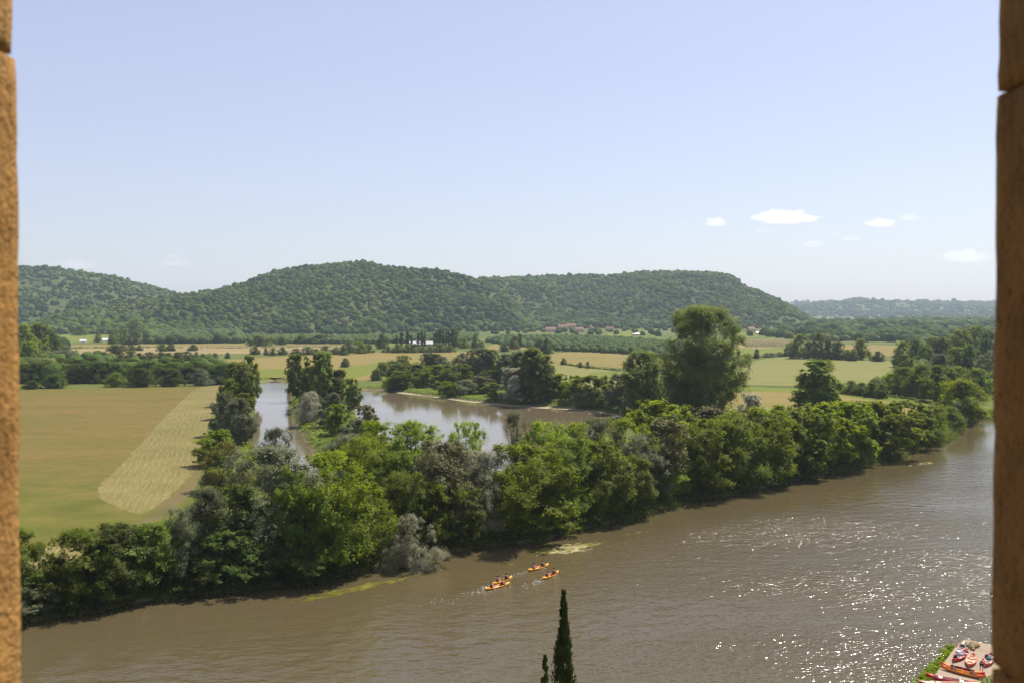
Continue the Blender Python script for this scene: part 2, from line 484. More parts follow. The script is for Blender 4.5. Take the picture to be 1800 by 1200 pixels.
def poly_sdf(P, poly):
    """signed distance, negative inside"""
    Q = np.array([[p[0], p[1]] for p in poly]); n = len(Q)
    d = np.full(len(P), 1e9); inside = np.zeros(len(P), bool)
    for i in range(n):
        a, b = Q[i], Q[(i + 1) % n]
        d = np.minimum(d, seg_dist(P, a, b))
        c = ((a[1] > P[:, 1]) != (b[1] > P[:, 1]))
        if abs(b[1] - a[1]) > 1e-9:
            c &= P[:, 0] < (b[0] - a[0]) * (P[:, 1] - a[1]) / (b[1] - a[1]) + a[0]
            inside ^= c
    return np.where(inside, -d, d)


def vnoise(P, s, seed=0):
    """cheap smooth value noise in numpy, about -1..1"""
    q = P / s + seed * 17.31
    i = np.floor(q).astype(np.int64); f = q - i; f = f * f * (3 - 2 * f)
    def h(a, b):
        n = (a * 374761393 + b * 668265263 + seed * 1274126177) & 0x7fffffff
        n = ((n ^ (n >> 13)) * 1274126177) & 0x7fffffff
        return (n & 0xffff) / 32767.5 - 1
    a, b = i[:, 0], i[:, 1]
    return (h(a, b) * (1 - f[:, 0]) * (1 - f[:, 1]) + h(a + 1, b) * f[:, 0] * (1 - f[:, 1]) + h(a, b + 1) * (1 - f[:, 0]) * f[:, 1] + h(a + 1, b + 1) * f[:, 0] * f[:, 1])


def land_height(P):
    P = np.asarray(P, float)
    sr = poly_sdf(P, river_poly)
    sw = np.minimum(np.minimum(sr, poly_sdf(P, lake_poly)), poly_sdf(P, chan_poly))
    sw = sw + vnoise(P, 5.0, 3) * 0.8
    t = np.clip((sw + 1.5) / 4.0, 0, 1); t = t * t * (3 - 2 * t)
    z = -1.2 + (GZ + 1.2) * t
    # the castle bank: everything on the camera's side of the river climbs
    n0, n1 = np.array([0.67, -0.74]), np.array([50.0, 107.0])
    s = (P - n1) @ n0
    near = (P[:, 1] < 0.905 * P[:, 0] + 64) & (P[:, 1] < 420)
    z = np.where(near & (s > 0), np.maximum(z, np.minimum(0.6 + np.maximum(sr - 17, 0) * 0.62, 26)), z)
    return z


# ground: one sheet from the castle foot to beyond the hills
Dr = np.concatenate([np.arange(-80, 60, 4.0), np.geomspace(60, 8200, 560)])
Tr = np.linspace(-0.9, 0.9, 520)
DD, TT = np.meshgrid(Dr, Tr, indexing='ij')
XX = TT * np.maximum(DD + 40, 200)
GP = np.stack([XX.ravel(), DD.ravel()], 1)
gz = land_height(GP)
nr, nc = DD.shape
idx = np.arange(nr * nc).reshape(nr, nc)
GF = np.stack([idx[:-1, :-1].ravel(), idx[:-1, 1:].ravel(), idx[1:, 1:].ravel(), idx[1:, :-1].ravel()], 1)
tag(obj("ground", np_mesh("ground", np.column_stack([GP, gz]), GF, MAT['ground'], True)), kind='structure')


def sheet(name, pts, z, mat, jit=0.0, n=5, kind='structure', smooth=True):
    P = catmull([Vector((p[0], p[1], 0)) for p in pts], n) if smooth else [Vector((p[0], p[1], 0)) for p in pts]
    bm = bmesh.new()
    vs = []
    for p in P:
        q = p / max(jit * 3.5, 0.5)
        vs.append(bm.verts.new((p.x + jit * mnoise.noise(q), p.y + jit * mnoise.noise(q + Vector((31.7, 9.2, 0))), z)))
    f = bm.faces.new(vs)
    if f.calc_area() and f.normal.z < 0: f.normal_flip()
    bmesh.ops.triangulate(bm, faces=[f])
    for f in bm.faces:
        if f.normal.z < 0: f.normal_flip()
    o = bm_obj(name, bm, mat)
    return tag(o, kind=kind)


# water surfaces reach a little under the banks
def grown(poly, d):
    Q = [Vector((p[0], p[1])) for p in poly]; out = []
    c = sum(Q, Vector((0, 0))) / len(Q)
    for p in Q: out.append(p + (p - c).normalized() * d)
    return out


river_sheet = [p + Vector((-2.0, 2.6)) for p in river_far] + [p + Vector((2.0, -2.6)) for p in river_near]
sheet("river", river_sheet, 0.0, MAT['river'], smooth=False)
sheet("lake", grown(lake_poly, 3.5), 0.0, MAT['lake'], smooth=False)
sheet("backwater", grown(chan_poly, 3.5), 0.0, MAT['lake'], smooth=False)

# ------------------------------------------------------------------ fields
FZ = [GZ + 0.02]


def field(name, pix, mat, jit=0.4, n=5):
    FZ[0] += 0.006
    return sheet(name, [at(x, y, GZ).xy for x, y in pix], FZ[0], MAT[mat], jit, n)


field("meadow", [(-240, 682), (60, 684), (220, 681), (330, 679), (396, 676), (386, 700), (368, 742), (352, 790), (345, 830), (332, 878), (292, 912), (205, 955), (110, 985), (-60, 1002), (-300, 1010)], 'meadow')
#field("meadow", [(-200, 905), (20, 890), (140, 880), (200, 884), (245, 900), (232, 925), (190, 952), (110, 962), (-60, 985), (-260, 1000)], 'field_green', 2.5, 8)
#field("meadow", [(30, 683), (220, 680), (340, 678), (396, 675), (388, 690), (330, 688), (220, 689), (30, 692)], 'field_green', 2.0, 6)
field("mown_meadow", [(350, 681), (318, 705), (272, 752), (222, 808), (180, 848), (172, 866), (190, 884), (246, 902), (290, 878), (333, 838), (348, 800), (366, 752), (384, 705), (395, 678)], 'mown', 1.0, 14)
field("meadow_track", [(350, 800), (336, 836), (290, 880), (240, 918), (200, 950), (228, 952), (280, 915), (325, 878), (346, 850), (356, 815)], 'path', 0.4)
field("meadow", [(350, 850), (330, 880), (290, 912), (330, 916), (390, 900), (400, 860)], 'field_green', 0.6)
field("mown_meadow", [(60, 968), (150, 955), (190, 960), (120, 985), (90, 1010), (40, 1010)], 'mown', 0.6)
field("field", [(-60, 612), (60, 613), (135, 613), (280, 609), (430, 609), (560, 608), (625, 607), (640, 611), (590, 617), (430, 621), (280, 624), (130, 628), (0, 632)], 'mown_far')
field("field", [(130, 606), (250, 605), (400, 604), (600, 603), (600, 606), (400, 608), (250, 609), (130, 611)], 'tan')
field("field", [(330, 640), (380, 634), (480, 627), (600, 621), (700, 618), (800, 617), (870, 621), (820, 632), (740, 642), (670, 655), (640, 668), (560, 664), (440, 662), (400, 652)], 'tan')
field("field", [(596, 648), (640, 640), (700, 634), (690, 642), (655, 656), (612, 664)], 'lime', 1.0)
field("field", [(440, 652), (480, 648), (520, 652), (508, 661), (452, 662)], 'lime', 1.0)
field("field", [(948, 628), (985, 620), (1040, 619), (1100, 624), (1160, 632), (1210, 640), (1215, 655), (1150, 650), (1080, 646), (1000, 640), (952, 634)], 'tan')
field("field", [(935, 634), (1000, 641), (1080, 648), (1180, 655), (1260, 664), (1260, 690), (1120, 688), (1010, 676), (940, 655)], 'pale')
field("field", [(1040, 655), (1110, 652), (1190, 658), (1190, 668), (1100, 670), (1050, 664)], 'lime', 1.5)
field("field", [(1180, 650), (1230, 645), (1290, 640), (1340, 632), (1392, 627), (1480, 632), (1572, 636), (1560, 655), (1530, 672), (1480, 680), (1380, 678), (1280, 675), (1200, 668)], 'pale')
field("field", [(1200, 676), (1300, 680), (1400, 685), (1480, 690), (1580, 697), (1672, 707), (1670, 722), (1600, 730), (1450, 730), (1300, 728), (1180, 722), (1150, 700)], 'tan')
field("field", [(1240, 677), (1330, 680), (1420, 684), (1420, 690), (1330, 688), (1240, 688)], 'lime', 1.0)
field("field", [(1455, 688), (1530, 693), (1600, 698), (1668, 708), (1664, 718), (1580, 708), (1500, 699)], 'lime', 1.0)
field("field", [(1290, 612), (1310, 611), (1360, 612), (1400, 614), (1395, 620), (1340, 624), (1290, 626)], 'lime', 1.0)
field("field", [(1300, 598), (1390, 597), (1394, 609), (1300, 611)], 'mown_far', 1.0)
field("field", [(1484, 607), (1530, 606), (1580, 609), (1590, 618), (1560, 626), (1480, 622)], 'tan', 1.0)
field("field", [(860, 608), (880, 604), (920, 606), (930, 612), (890, 616), (860, 614)], 'tan', 1.0)
field("field", [(130, 580), (180, 578), (250, 577), (262, 586), (250, 600), (150, 602), (100, 598)], 'lime', 1.0)
field("field", [(1278, 585), (1320, 583), (1360, 586), (1350, 592), (1290, 592)], 'lime', 1.0)
field("field", [(1080, 583), (1130, 581), (1150, 586), (1120, 592), (1070, 590)], 'lime', 1.0)

# silt and weed along the lake's far shore
shore = [(700, 689), (745, 694), (775, 699), (830, 706), (900, 712), (1000, 718), (1060, 724), (1100, 735)]
sheet("shore_silt", W2([(x, y - 1.2) for x, y in shore] + [(x + random.uniform(-6, 6), y + 0.9 + 1.6 * random.random()) for x, y in reversed(shore)]), 0.05, MAT['sand'], 0.5, 8)

# ------------------------------------------------------------------ hills
ico = bmesh.new(); bmesh.ops.create_icosphere(ico, subdivisions=2, radius=1.0)
ico.verts.ensure_lookup_table()
ICO_V = np.array([v.co[:] for v in ico.verts]); ICO_F = np.array([[v.index for v in f.verts] for f in ico.faces]); ico.free()
BLOBS = []
for k in range(10):
    v = ICO_V * (1 + 0.30 * np.array([mnoise.noise(Vector(p * 1.7 + k * 9.1)) for p in ICO_V]) + 0.18 * np.array([mnoise.noise(Vector(p * 4.1 + k * 5.3)) for p in ICO_V]))[:, None]
    BLOBS.append(v)


def blob_forest(name, pos, rad, mat, flat=(0.75, 1.15)):
    """a wood far off, every crown a lumpy mesh island"""
    Vs, Fs, o = [], [], 0
    for p, r in zip(pos, rad):
        b = BLOBS[rng.integers(len(BLOBS))]
        a = rng.uniform(0, 6.283); ca, sa = math.cos(a), math.sin(a)
        hz = r * rng.uniform(*flat)
        v = np.column_stack([(b[:, 0] * ca - b[:, 1] * sa) * r, (b[:, 0] * sa + b[:, 1] * ca) * r, b[:, 2] * hz + hz * 0.55]) + p
        Vs.append(v); Fs.append(ICO_F + o); o += len(v)
    return tag(obj(name, np_mesh(name, np.concatenate(Vs), np.concatenate(Fs), mat)), kind='stuff')


def hill(name, crest, dc, db, n_trees, rad, fmat, shape=1.0, bumps=9.0, seed=1, skip=None, tree_h=9.0):
    xs = np.array([c[0] for c in crest], float); ys = np.array([c[1] for c in crest], float)
    dcs = np.array([np.interp(x, [d[0] for d in dc], [d[1] for d in dc]) for x in xs])
    dbs_f = lambda x: np.interp(x, [d[0] for d in db], [d[1] for d in db])
    px = np.linspace(xs[0], xs[-1], 150)
    v = np.concatenate([np.linspace(0, 1, 46), np.linspace(1.03, 1.6, 10)])

    def surf(PX, V):
        DC = np.interp(PX, xs, dcs); DB = dbs_f(PX); Y = np.interp(PX, xs, ys)
        zc = np.maximum(CAMZ + (545 - Y) / FOC * DC - tree_h, 0.5)
        D = DB + (DC - DB) * V
        s = np.where(V <= 1, np.sin(np.clip(V, 0, 1) * math.pi / 2) ** shape, 1 - 0.7 * np.clip(V - 1, 0, 1) ** 1.3)
        X = (PX - 900) / FOC * D
        P = np.stack([X, D], 1)
        env = np.clip(V * 4, 0, 1) * np.clip((1.0 - V) * 5, 0.0, 1) * np.clip((zc - 1) / 60, 0, 1)
        nz = vnoise(P, 260, seed) * bumps * 3.0 + vnoise(P, 110, seed + 1) * bumps * 1.3 + vnoise(P, 45, seed + 2) * bumps * 0.35
        return np.column_stack([P, 0.8 + (zc - 0.8) * s + nz * env])

    VV, PP = np.meshgrid(v, px, indexing='ij')
    S = surf(PP.ravel(), VV.ravel())
    S[:150, 2] = -2.0
    i = np.arange(len(v) * 150).reshape(len(v), 150)
    F = np.stack([i[:-1, :-1].ravel(), i[:-1, 1:].ravel(), i[1:, 1:].ravel(), i[1:, :-1].ravel()], 1)
    tag(obj(name, np_mesh(name, S, F, MAT['hill'], True)), kind='structure')
    tp = rng.uniform(xs[0], xs[-1], n_trees); tv = rng.uniform(0, 1.03, n_trees)
    T = surf(tp, tv)
    keep = T[:, 2] > 1.5
    if skip is not None: keep &= ~skip(tp, tv, T)
    keep &= ~((vnoise(T[:, :2], 70, seed + 5) > 0.82) & (rng.random(len(T)) < 0.85))
    T = T[keep]
    big = 0.72 + 0.5 * (vnoise(T[:, :2], 140, seed + 6) * 0.5 + 0.5)
    r = (rad[0] * 0.65 + (rad[1] * 1.15 - rad[0] * 0.65) * rng.beta(1.6, 2.6, len(T))) * big
    blob_forest("hillside_forest", T, r, fmat)
    return surf


hill("hill", [(-260, 500), (-80, 478), (35, 471), (100, 473), (180, 480), (240, 492), (310, 512), (380, 545), (430, 570)], [(-260, 2900), (430, 2900)], [(-260, 1950), (430, 2150)], 3900, (3.6, 7.8), FOREST, 1.0, 9, 4)
hill("hill", [(20, 572), (70, 562), (120, 546), (200, 536), (300, 516), (370, 506), (430, 496), (446, 487), (480, 474), (530, 467), (600, 463), (640, 465), (700, 470), (760, 476), (800, 482), (850, 492), (890, 512), (930, 550), (960, 582)],
     [(20, 1900), (300, 2050), (446, 2250), (700, 2350), (960, 2200)], [(20, 1560), (300, 1560), (700, 1640), (960, 1850)], 10500, (2.9, 7.0), FOREST, 1.05, 10, 9)
hillC = hill("hill", [(780, 500), (860, 489), (930, 484), (1000, 481), (1100, 479), (1200, 478), (1265, 480), (1290, 484), (1297, 488), (1301, 496), (1330, 506), (1370, 523), (1400, 541), (1425, 560), (1446, 580)],
     [(780, 2900), (1300, 2800), (1446, 2450)], [(780, 2050), (1446, 2050)], 9500, (3.2, 7.4), FOREST, 1.15, 8, 14)
hill("hill", [(1180, 560), (1300, 545), (1390, 534), (1450, 529), (1510, 526), (1560, 529), (1620, 529), (1680, 528), (1750, 530), (1850, 524), (2050, 532)], [(1180, 7000), (2050, 7000)], [(1180, 5000), (2050, 5000)], 4200, (8, 17), FOREST_FAR, 1.0, 7, 20, tree_h=18)
hill("hill", [(-400, 520), (0, 505), (300, 525), (700, 515), (1200, 520), (1500, 535), (2200, 530)], [(-400, 8000), (2200, 8000)], [(-400, 7200), (2200, 7300)], 500, (14, 26), FOREST_FAR, 1.0, 5, 33, tree_h=18)

# ------------------------------------------------------------------ haze
m = M("haze_air")
m.l.new(m.node("ShaderNodeVolumePrincipled", {"Color": (0.70, 0.84, 1.0, 1), "Density": 0.000066, "Anisotropy": 0.2}).outputs[0], m.out.inputs["Volume"])
bm = bmesh.new(); bm_box(bm, (0, 4060, 150), (15200, 8640, 310))
tag(bm_obj("haze", bm, m.m), kind='stuff')

# ------------------------------------------------------------------ trees: prototypes
def leaf_quads(P, N, size, asp=0.62):
    n = len(P)
    N = N / np.maximum(np.linalg.norm(N, axis=1, keepdims=True), 1e-6)
    a = rng.normal(size=(n, 3)); t = np.cross(N, a); t /= np.maximum(np.linalg.norm(t, axis=1, keepdims=True), 1e-6)
    b = np.cross(N, t)
    s = (size * rng.uniform(0.65, 1.35, n))[:, None] * 0.5
    bend = N * s * 0.25
    V = np.stack([P - t * s - bend, P - b * s * asp, P + t * s - bend, P + b * s * asp], 1).reshape(-1, 3)
    return V, np.arange(4 * n).reshape(n, 4)


PROFILES = {
    'broad': dict(z0=0.03, R=0.42, prof=lambda u: np.sqrt(np.clip(1.0 - ((u - 0.36) / 0.68) ** 2, 0.02, 1)), up=0.95, lobe=0.125, nl=34),
    'shoot': dict(z0=0.0, R=0.46, prof=lambda u: np.sqrt(np.clip(1.0 - ((u - 0.38) / 0.66) ** 2, 0.02, 1)), up=1.1, lobe=0.135, nl=26),
    'mound': dict(z0=0.0, R=0.55, prof=lambda u: np.sqrt(np.clip(1.02 - u ** 2, 0.03, 1)), up=0.9, lobe=0.135, nl=40),
    'column': dict(z0=0.03, R=0.10, prof=lambda u: np.sin(np.clip(0.10 + 0.88 * u, 0, 1) * math.pi) ** 0.5, up=2.2, lobe=0.07, nl=18),
    'tall': dict(z0=0.03, R=0.36, prof=lambda u: np.clip(1.0 - ((u - 0.50) / 0.56) ** 2, 0.02, 1) ** 0.6, up=1.25, lobe=0.060, nl=150),
    'oval': dict(z0=0.0, R=0.27, prof=lambda u: np.clip(1.0 - ((u - 0.42) / 0.62) ** 2, 0.02, 1) ** 0.5, up=1.2, lobe=0.078, nl=75),
    'sparse': dict(z0=0.15, R=0.30, prof=lambda u: np.sin(np.clip(0.10 + 0.82 * u, 0, 1) * math.pi) ** 0.6, up=1.7, lobe=0.10, nl=15),
}


def make_tree(shape, mat, h, nclump, nleaf, ls, seed, barkm=BARK, limbs=12, trunk=True):
    """returns crown mesh and trunk mesh for a tree of height h standing on the origin"""
    global rng
    keep = rng; rng = np.random.default_rng(seed)
    p = PROFILES[shape]
    nlb = int(p['nl'] * 1.7)
    # boughs first: big lobes spread evenly over the crown, then leaf clumps on each bough
    u = (np.arange(nlb) + rng.random(nlb)) / nlb
    if shape == 'mound': u = u ** 1.25
    ang = np.arange(nlb) * 2.39996 + rng.normal(size=nlb) * 0.5
    rl = p['lobe'] * h * rng.uniform(0.65, 1.35, nlb) * (1.12 - 0.30 * u)
    ph = rng.uniform(0, 6.28, 3)
    lob = 1 + 0.15 * np.sin(2 * ang + ph[0] + 3 * u) + rng.normal(size=nlb) * (0.08 if nlb < 50 else 0.045)
    rad = np.maximum(p['R'] * h * p['prof'](u) * lob - rl * 0.75, 0) * rng.uniform(0.80 if nlb < 50 else 0.88, 1.0, nlb)
    inner = rng.random(nlb) < 0.30
    rad = np.where(inner, rad * 0.35, rad)
    z = (p['z0'] + (1 - p['z0']) * u) * h
    z = np.minimum(np.maximum(z, rl * 0.55), h - rl * p['up'] * 0.9)
    LC = np.column_stack([rad * np.cos(ang), rad * np.sin(ang), z])
    li = np.concatenate([np.arange(nlb), rng.choice(nlb, max(nclump - nlb, nlb // 3), p=rl ** 2 / (rl ** 2).sum())])
    nclump = len(li)
    dd = rng.normal(size=(nclump, 3)); dd /= np.linalg.norm(dd, axis=1, keepdims=True); dd[:, 2] = np.where(dd[:, 2] < -0.2, -dd[:, 2], dd[:, 2])
    dd[:nlb] *= 0.2
    rc = rl[li] * (rng.uniform(0.44, 0.72, nclump) if nlb < 60 or nclump > 3 * nlb else rng.uniform(0.85, 1.25, nclump))
    C = LC[li] + dd * (rl[li] * 0.78)[:, None] * np.array([1, 1, p['up']])
    C[:, 2] = np.clip(C[:, 2], rc * 0.5, h - rc * 0.8)
    w = rc ** 2; cnt = np.maximum((nleaf * w / w.sum()).astype(int), 3)
    ci = np.repeat(np.arange(nclump), cnt); n = len(ci)
    # leaves sit along short sprays that leave each clump outwards and upwards
    nsp = np.maximum(cnt // 13, 2); off = np.concatenate([[0], np.cumsum(nsp)[:-1]]); tot = int(nsp.sum())
    sp = rng.normal(size=(tot, 3)); sp /= np.linalg.norm(sp, axis=1, keepdims=True)
    sp[:, 2] = np.where((sp[:, 2] < -0.3) & (rng.random(tot) < 0.6), -sp[:, 2], sp[:, 2])
    lift = {'shoot': 0.55, 'tall': 0.35, 'sparse': 0.6, 'oval': 0.5, 'column': 0.8}.get(shape, 0.12)
    sp[:, 2] += lift; sp /= np.linalg.norm(sp, axis=1, keepdims=True)
    slen = rng.uniform(0.75, 1.3, tot)
    si = off[ci] + (rng.random(n) * nsp[ci]).astype(int)
    t = 0.25 + 0.75 * rng.random(n) ** 0.7
    d = sp[si]
    sc = np.array([1, 1, 0.5 + 0.5 * p['up']])
    P = C[ci] + d * (rc[ci] * t * slen[si])[:, None] * sc + rng.normal(size=(n, 3)) * (rc[ci] * 0.16)[:, None]
    P[:, 2] = np.maximum(P[:, 2], 0.05 * rng.random(n) + 0.02)
    out = P - np.array([0, 0, 0.45 * h]); out /= np.maximum(np.linalg.norm(out, axis=1, keepdims=True), 1e-6)
    N = d * 0.55 + out * 0.45 + rng.normal(size=(n, 3)) * 0.38 + np.array([0, 0, 0.75])
    V, F = leaf_quads(P, N, ls)
    crown = np_mesh("crown", V, F, mat)
    tm = None
    if trunk:
        bm = bmesh.new()
        r0 = h * (0.022 if shape != 'mound' else 0.02)
        topz = h * (0.8 if shape != 'mound' else 0.5)
        lean = rng.normal(size=2) * 0.02 * h
        pts = [(lean[0] * t * t, lean[1] * t * t, -0.4 + (topz + 0.4) * t) for t in (0, 0.15, 0.4, 0.7, 1.0)]
        bm_tube(bm, pts, [r0 * 1.5, r0, r0 * 0.8, r0 * 0.5, r0 * 0.15], 6)
        for k in rng.choice(nclump, min(limbs, nclump), replace=False):
            c = C[k]; t0 = min(max(0.12, c[2] / h * rng.uniform(0.35, 0.7)), 0.8) * h / topz
            t0 = min(t0, 0.85)
            s = Vector((lean[0] * t0 * t0, lean[1] * t0 * t0, topz * t0))
            e = Vector(c); md = s.lerp(e, 0.5) + Vector((0, 0, -0.03 * h))
            bm_tube(bm, [s, md, e], [r0 * 0.4, r0 * 0.25, r0 * 0.08], 4, False)
        me = bpy.data.meshes.new("trunk"); bm.to_mesh(me); bm.free(); me.materials.append(barkm)
        tm = me
    rng = keep
    return crown, tm


# kind: shape, leaf, tree name
KINDS = {
    'bright': ('shoot', 'bright', 'broadleaf_tree'), 'brightmound': ('mound', 'bright', 'broadleaf_bush'), 'mid': ('broad', 'mid', 'broadleaf_tree'), 'midshoot': ('shoot', 'mid', 'broadleaf_tree'),
    'dark': ('broad', 'dark', 'broadleaf_tree'), 'darkmound': ('mound', 'dark', 'round_bush'), 'midmound': ('mound', 'mid', 'round_bush'), 'silver': ('mound', 'silver', 'willow_bush'),
    'silvertree': ('broad', 'silver', 'willow_tree'), 'grey': ('broad', 'grey', 'willow_tree'), 'greyoval': ('oval', 'grey', 'willow_tree'), 'greymound': ('mound', 'grey', 'willow_bush'),
    'olive': ('sparse', 'olive', 'thin_tree'), 'olivebroad': ('broad', 'olive', 'broadleaf_tree'), 'gold': ('mound', 'gold', 'willow_bush'), 'poplar': ('column', 'dark', 'poplar_tree'), 'tall': ('tall', 'soft', 'poplar_tree'),
    'oval': ('oval', 'soft', 'poplar_tree'), 'midoval': ('oval', 'soft', 'poplar_tree'), 'leafoval': ('oval', 'mid', 'poplar_tree'), 'darkoval': ('oval', 'dark', 'poplar_tree'), 'greythin': ('sparse', 'grey', 'thin_tree'),
}
PROTO = {}


def protos(kind, lod):
    key = (kind, lod)
    if key not in PROTO:
        shape, leaf, _ = KINDS[kind]
        h = 12.0
        if lod == 0: nl, ls, nv, ncl = (25000, 0.29, 3, 230)
        elif lod == 1: nl, ls, nv, ncl = (17000, 0.47, 3, 130)
        else: nl, ls, nv, ncl = (5200, 0.78, 3, 90)
        if shape in ('column',): nl = int(nl * 0.35); ncl = 50
        if shape == 'sparse': nl = int(nl * 0.42); ncl = int(ncl * 0.7)
        if shape == 'tall': nl = int(nl * 2.8); ncl = int(ncl * 2.2); ls *= 0.60
        if shape == 'tall' and lod == 0: nl = int(nl * 1.6)
        if shape == 'oval': nl = int(nl * 0.8)
        if leaf in ('silver', 'grey'): nl = int(nl * 1.5); ls *= 0.72
        bk = BARKPALE if leaf in ('silver', 'grey', 'olive') else BARK
        base = sum(ord(c) for c in kind) * 13 + lod * 101
        PROTO[key] = [make_tree(shape, LEAF[leaf], h, ncl, nl, ls, base + k, bk, 30 if shape in ('tall', 'sparse') else 14) for k in range(nv)]
    return PROTO[key]


def water_dist(x, y):
    P = np.array([[x, y], [x + 0.5, y], [x, y + 0.5]])
    d = np.minimum(np.minimum(poly_sdf(P, river_poly), poly_sdf(P, lake_poly)), poly_sdf(P, chan_poly))
    return d[0], Vector(((d[1] - d[0]) / 0.5, (d[2] - d[0]) / 0.5))


def ashore(p, margin):
    """nothing grows out of open water: shift a foot that fell into it up the bank"""
    p = p.copy()
    for k in range(12):
        d, g = water_dist(p.x, p.y)
        if d >= margin: break
        g.normalize()
        p.x += g.x * min(margin - d + 0.05, 3.0); p.y += g.y * min(margin - d + 0.05, 3.0)
    p.z = float(land_height(np.array([[p.x, p.y]]))[0]) - 0.05
    return p


def tree(kind, px, yb, yt, w=None, label=None, group=None, cat=None, lod=None, z=GZ, rz=None, foot=None):
    if w and kind in ('mid', 'dark', 'grey') and w / max(yb - yt, 1) > 0.95: kind += 'mound'
    if kind in ('mid', 'dark', 'grey') and at(px, yb, z).y > 560 and w and w / max(yb - yt, 1) > 0.6: kind += 'mound'
    p = at(px, yb, z)
    if label and len(label.split()) > 16: print('LONG', len(label.split()), label)
    p = ashore(p, foot if foot is not None else min(2.6, 0.8 + (yb - yt) * p.y / FOC * 0.2))
    D = p.y
    h = max(at_dist(px, yt, D).z - p.z, 1.0)
    if lod is None: lod = 0 if D < 235 else (1 if D < 560 else 2)
    ps = protos(kind, lod)
    crown, trunk = ps[random.randrange(len(ps))]
    s = h / 12.0
    shape, leaf, nm = KINDS[kind]
    sx = s
    if w: sx = (w * D / FOC) / (2 * PROFILES[shape]['R'] * 12.0 * 0.82)
    root = empty(nm, p, random.uniform(0, 6.283) if rz is None else rz, (sx, sx * random.uniform(0.92, 1.08), s))
    obj("trunk", trunk, root); obj("crown", crown, root)
    tag(root, label, cat or ('bush' if 'bush' in nm else 'tree'), group)
    return root


ORD = "first second third fourth fifth sixth seventh eighth ninth tenth eleventh twelfth thirteenth fourteenth fifteenth sixteenth seventeenth eighteenth nineteenth twentieth".split()


def row(items, template, group):
    for k, it in enumerate(sorted(items, key=lambda i: i[1])):
        tree(*it[:5], label=template % ORD[k], group=group)


# ---- river belt, front row (on the far bank)
G1 = "trees along the far river bank"
for t in [
    ('mid', 40, 1090, 932, 90, "feathery dark green tree on the far bank, cut off by the sunlit stone jamb"),
    ('mid', 88, 1082, 955, 62, "small upright feathery tree on the far bank, second from the sunlit stone jamb"),
    ('grey', 62, 1102, 1010, 110, "low grey green willow overhanging the river beside the sunlit stone jamb"),
    ('midmound', 128, 1088, 985, 100, "dark rounded tree by the river below the pale mown corner of the meadow"),
    ('mid', 172, 1074, 932, 110, "mid green peaked tree on the bank below the green end of the meadow"),
    ('dark', 236, 1066, 922, 120, "dark leafy tree on the bank just left of the end of the meadow track"),
    ('mid', 300, 1052, 918, 100, "mid green tree on the bank in front of the end of the meadow track"),
    ('grey', 318, 1035, 893, 70, "slender grey green willow at the lower end of the meadow track"),
    ('midmound', 225, 1076, 1000, 90, "low shrub with a yellow spray leaning over the river below the dark leafy tree"),
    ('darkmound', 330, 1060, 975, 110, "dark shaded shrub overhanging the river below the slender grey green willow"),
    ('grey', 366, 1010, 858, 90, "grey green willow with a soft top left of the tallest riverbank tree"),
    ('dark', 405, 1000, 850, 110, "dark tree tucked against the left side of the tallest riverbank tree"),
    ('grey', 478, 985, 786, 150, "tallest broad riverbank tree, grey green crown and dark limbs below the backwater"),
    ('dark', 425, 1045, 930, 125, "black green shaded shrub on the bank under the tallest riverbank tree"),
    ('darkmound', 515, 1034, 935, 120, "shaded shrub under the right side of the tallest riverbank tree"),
    ('midshoot', 540, 1015, 850, 100, "mid green tree between the tallest riverbank tree and the bright green one"),
    ('bright', 610, 1005, 800, 150, "big bright green tree right of the tallest riverbank tree"),
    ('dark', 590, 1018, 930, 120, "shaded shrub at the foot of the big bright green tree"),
    ('bright', 662, 985, 850, 95, "bright green tree leaning towards the silver willow bush"),
    ('midmound', 668, 1000, 930, 60, "low dark green shrub left of the silver willow bush at the water's edge"),
    ('midshoot', 725, 965, 830, 100, "mid green tree directly behind the silver willow bush"),
    ('olivebroad', 778, 940, 775, 110, "fawn grey willow with a soft top above and behind the silver willow bush"),
    ('bright', 812, 965, 848, 90, "bright green tree at the water right of the silver willow bush"),
    ('silvertree', 850, 935, 790, 78, "pale silvery willow rising between bright green trees below the lake"),
    ('midshoot', 872, 962, 850, 95, "mid green bank tree left of the largest bright green tree"),
    ('bright', 958, 948, 782, 165, "largest bright green tree, wide and full, above the pale weed patch"),
    ('bright', 1022, 936, 836, 90, "bright green tree with boughs stretched over the water right of the weed patch"),
    ('midshoot', 1052, 922, 770, 105, "mid green tree right behind the boughs stretched over the water"),
    ('mid', 1110, 914, 775, 100, "rounded mid green tree on the bank left of the brown thin tree"),
    ('midshoot', 1156, 900, 800, 80, "narrow mid green tree by the water left of the brown thin tree"),
    ('olive', 1214, 880, 738, 95, "brown thin tree with bare forked stems in the green riverbank belt"),
    ('bright', 1262, 882, 800, 78, "low bright tree at the water right of the brown thin tree"),
    ('bright', 1305, 870, 738, 120, "leafy bright tree right of the brown thin tree"),
    ('midshoot', 1355, 860, 728, 100, "mid green tree in the belt left of below the dark oval field tree"),
    ('bright', 1402, 850, 718, 110, "bright belt tree before the left side of the dark oval field tree"),
    ('midshoot', 1452, 838, 722, 100, "mid green belt tree before the right side of the dark oval field tree"),
    ('bright', 1500, 828, 710, 110, "bright tree in the belt, fourth from its downstream tip"),
    ('bright', 1552, 815, 706, 110, "bright tree in the belt, third from its downstream tip"),
    ('bright', 1604, 800, 706, 105, "bright tree in the belt, second from its downstream tip"),
    ('bright', 1650, 786, 724, 66, "last bright tree at the downstream tip of the belt"),
]:
    tree(*t[:5], label=t[5], group=G1)

tree('silver', 742, 1000, 906, 92, label="round silver willow bush standing in the river edge", group=G1, z=0.0, foot=-4.5)

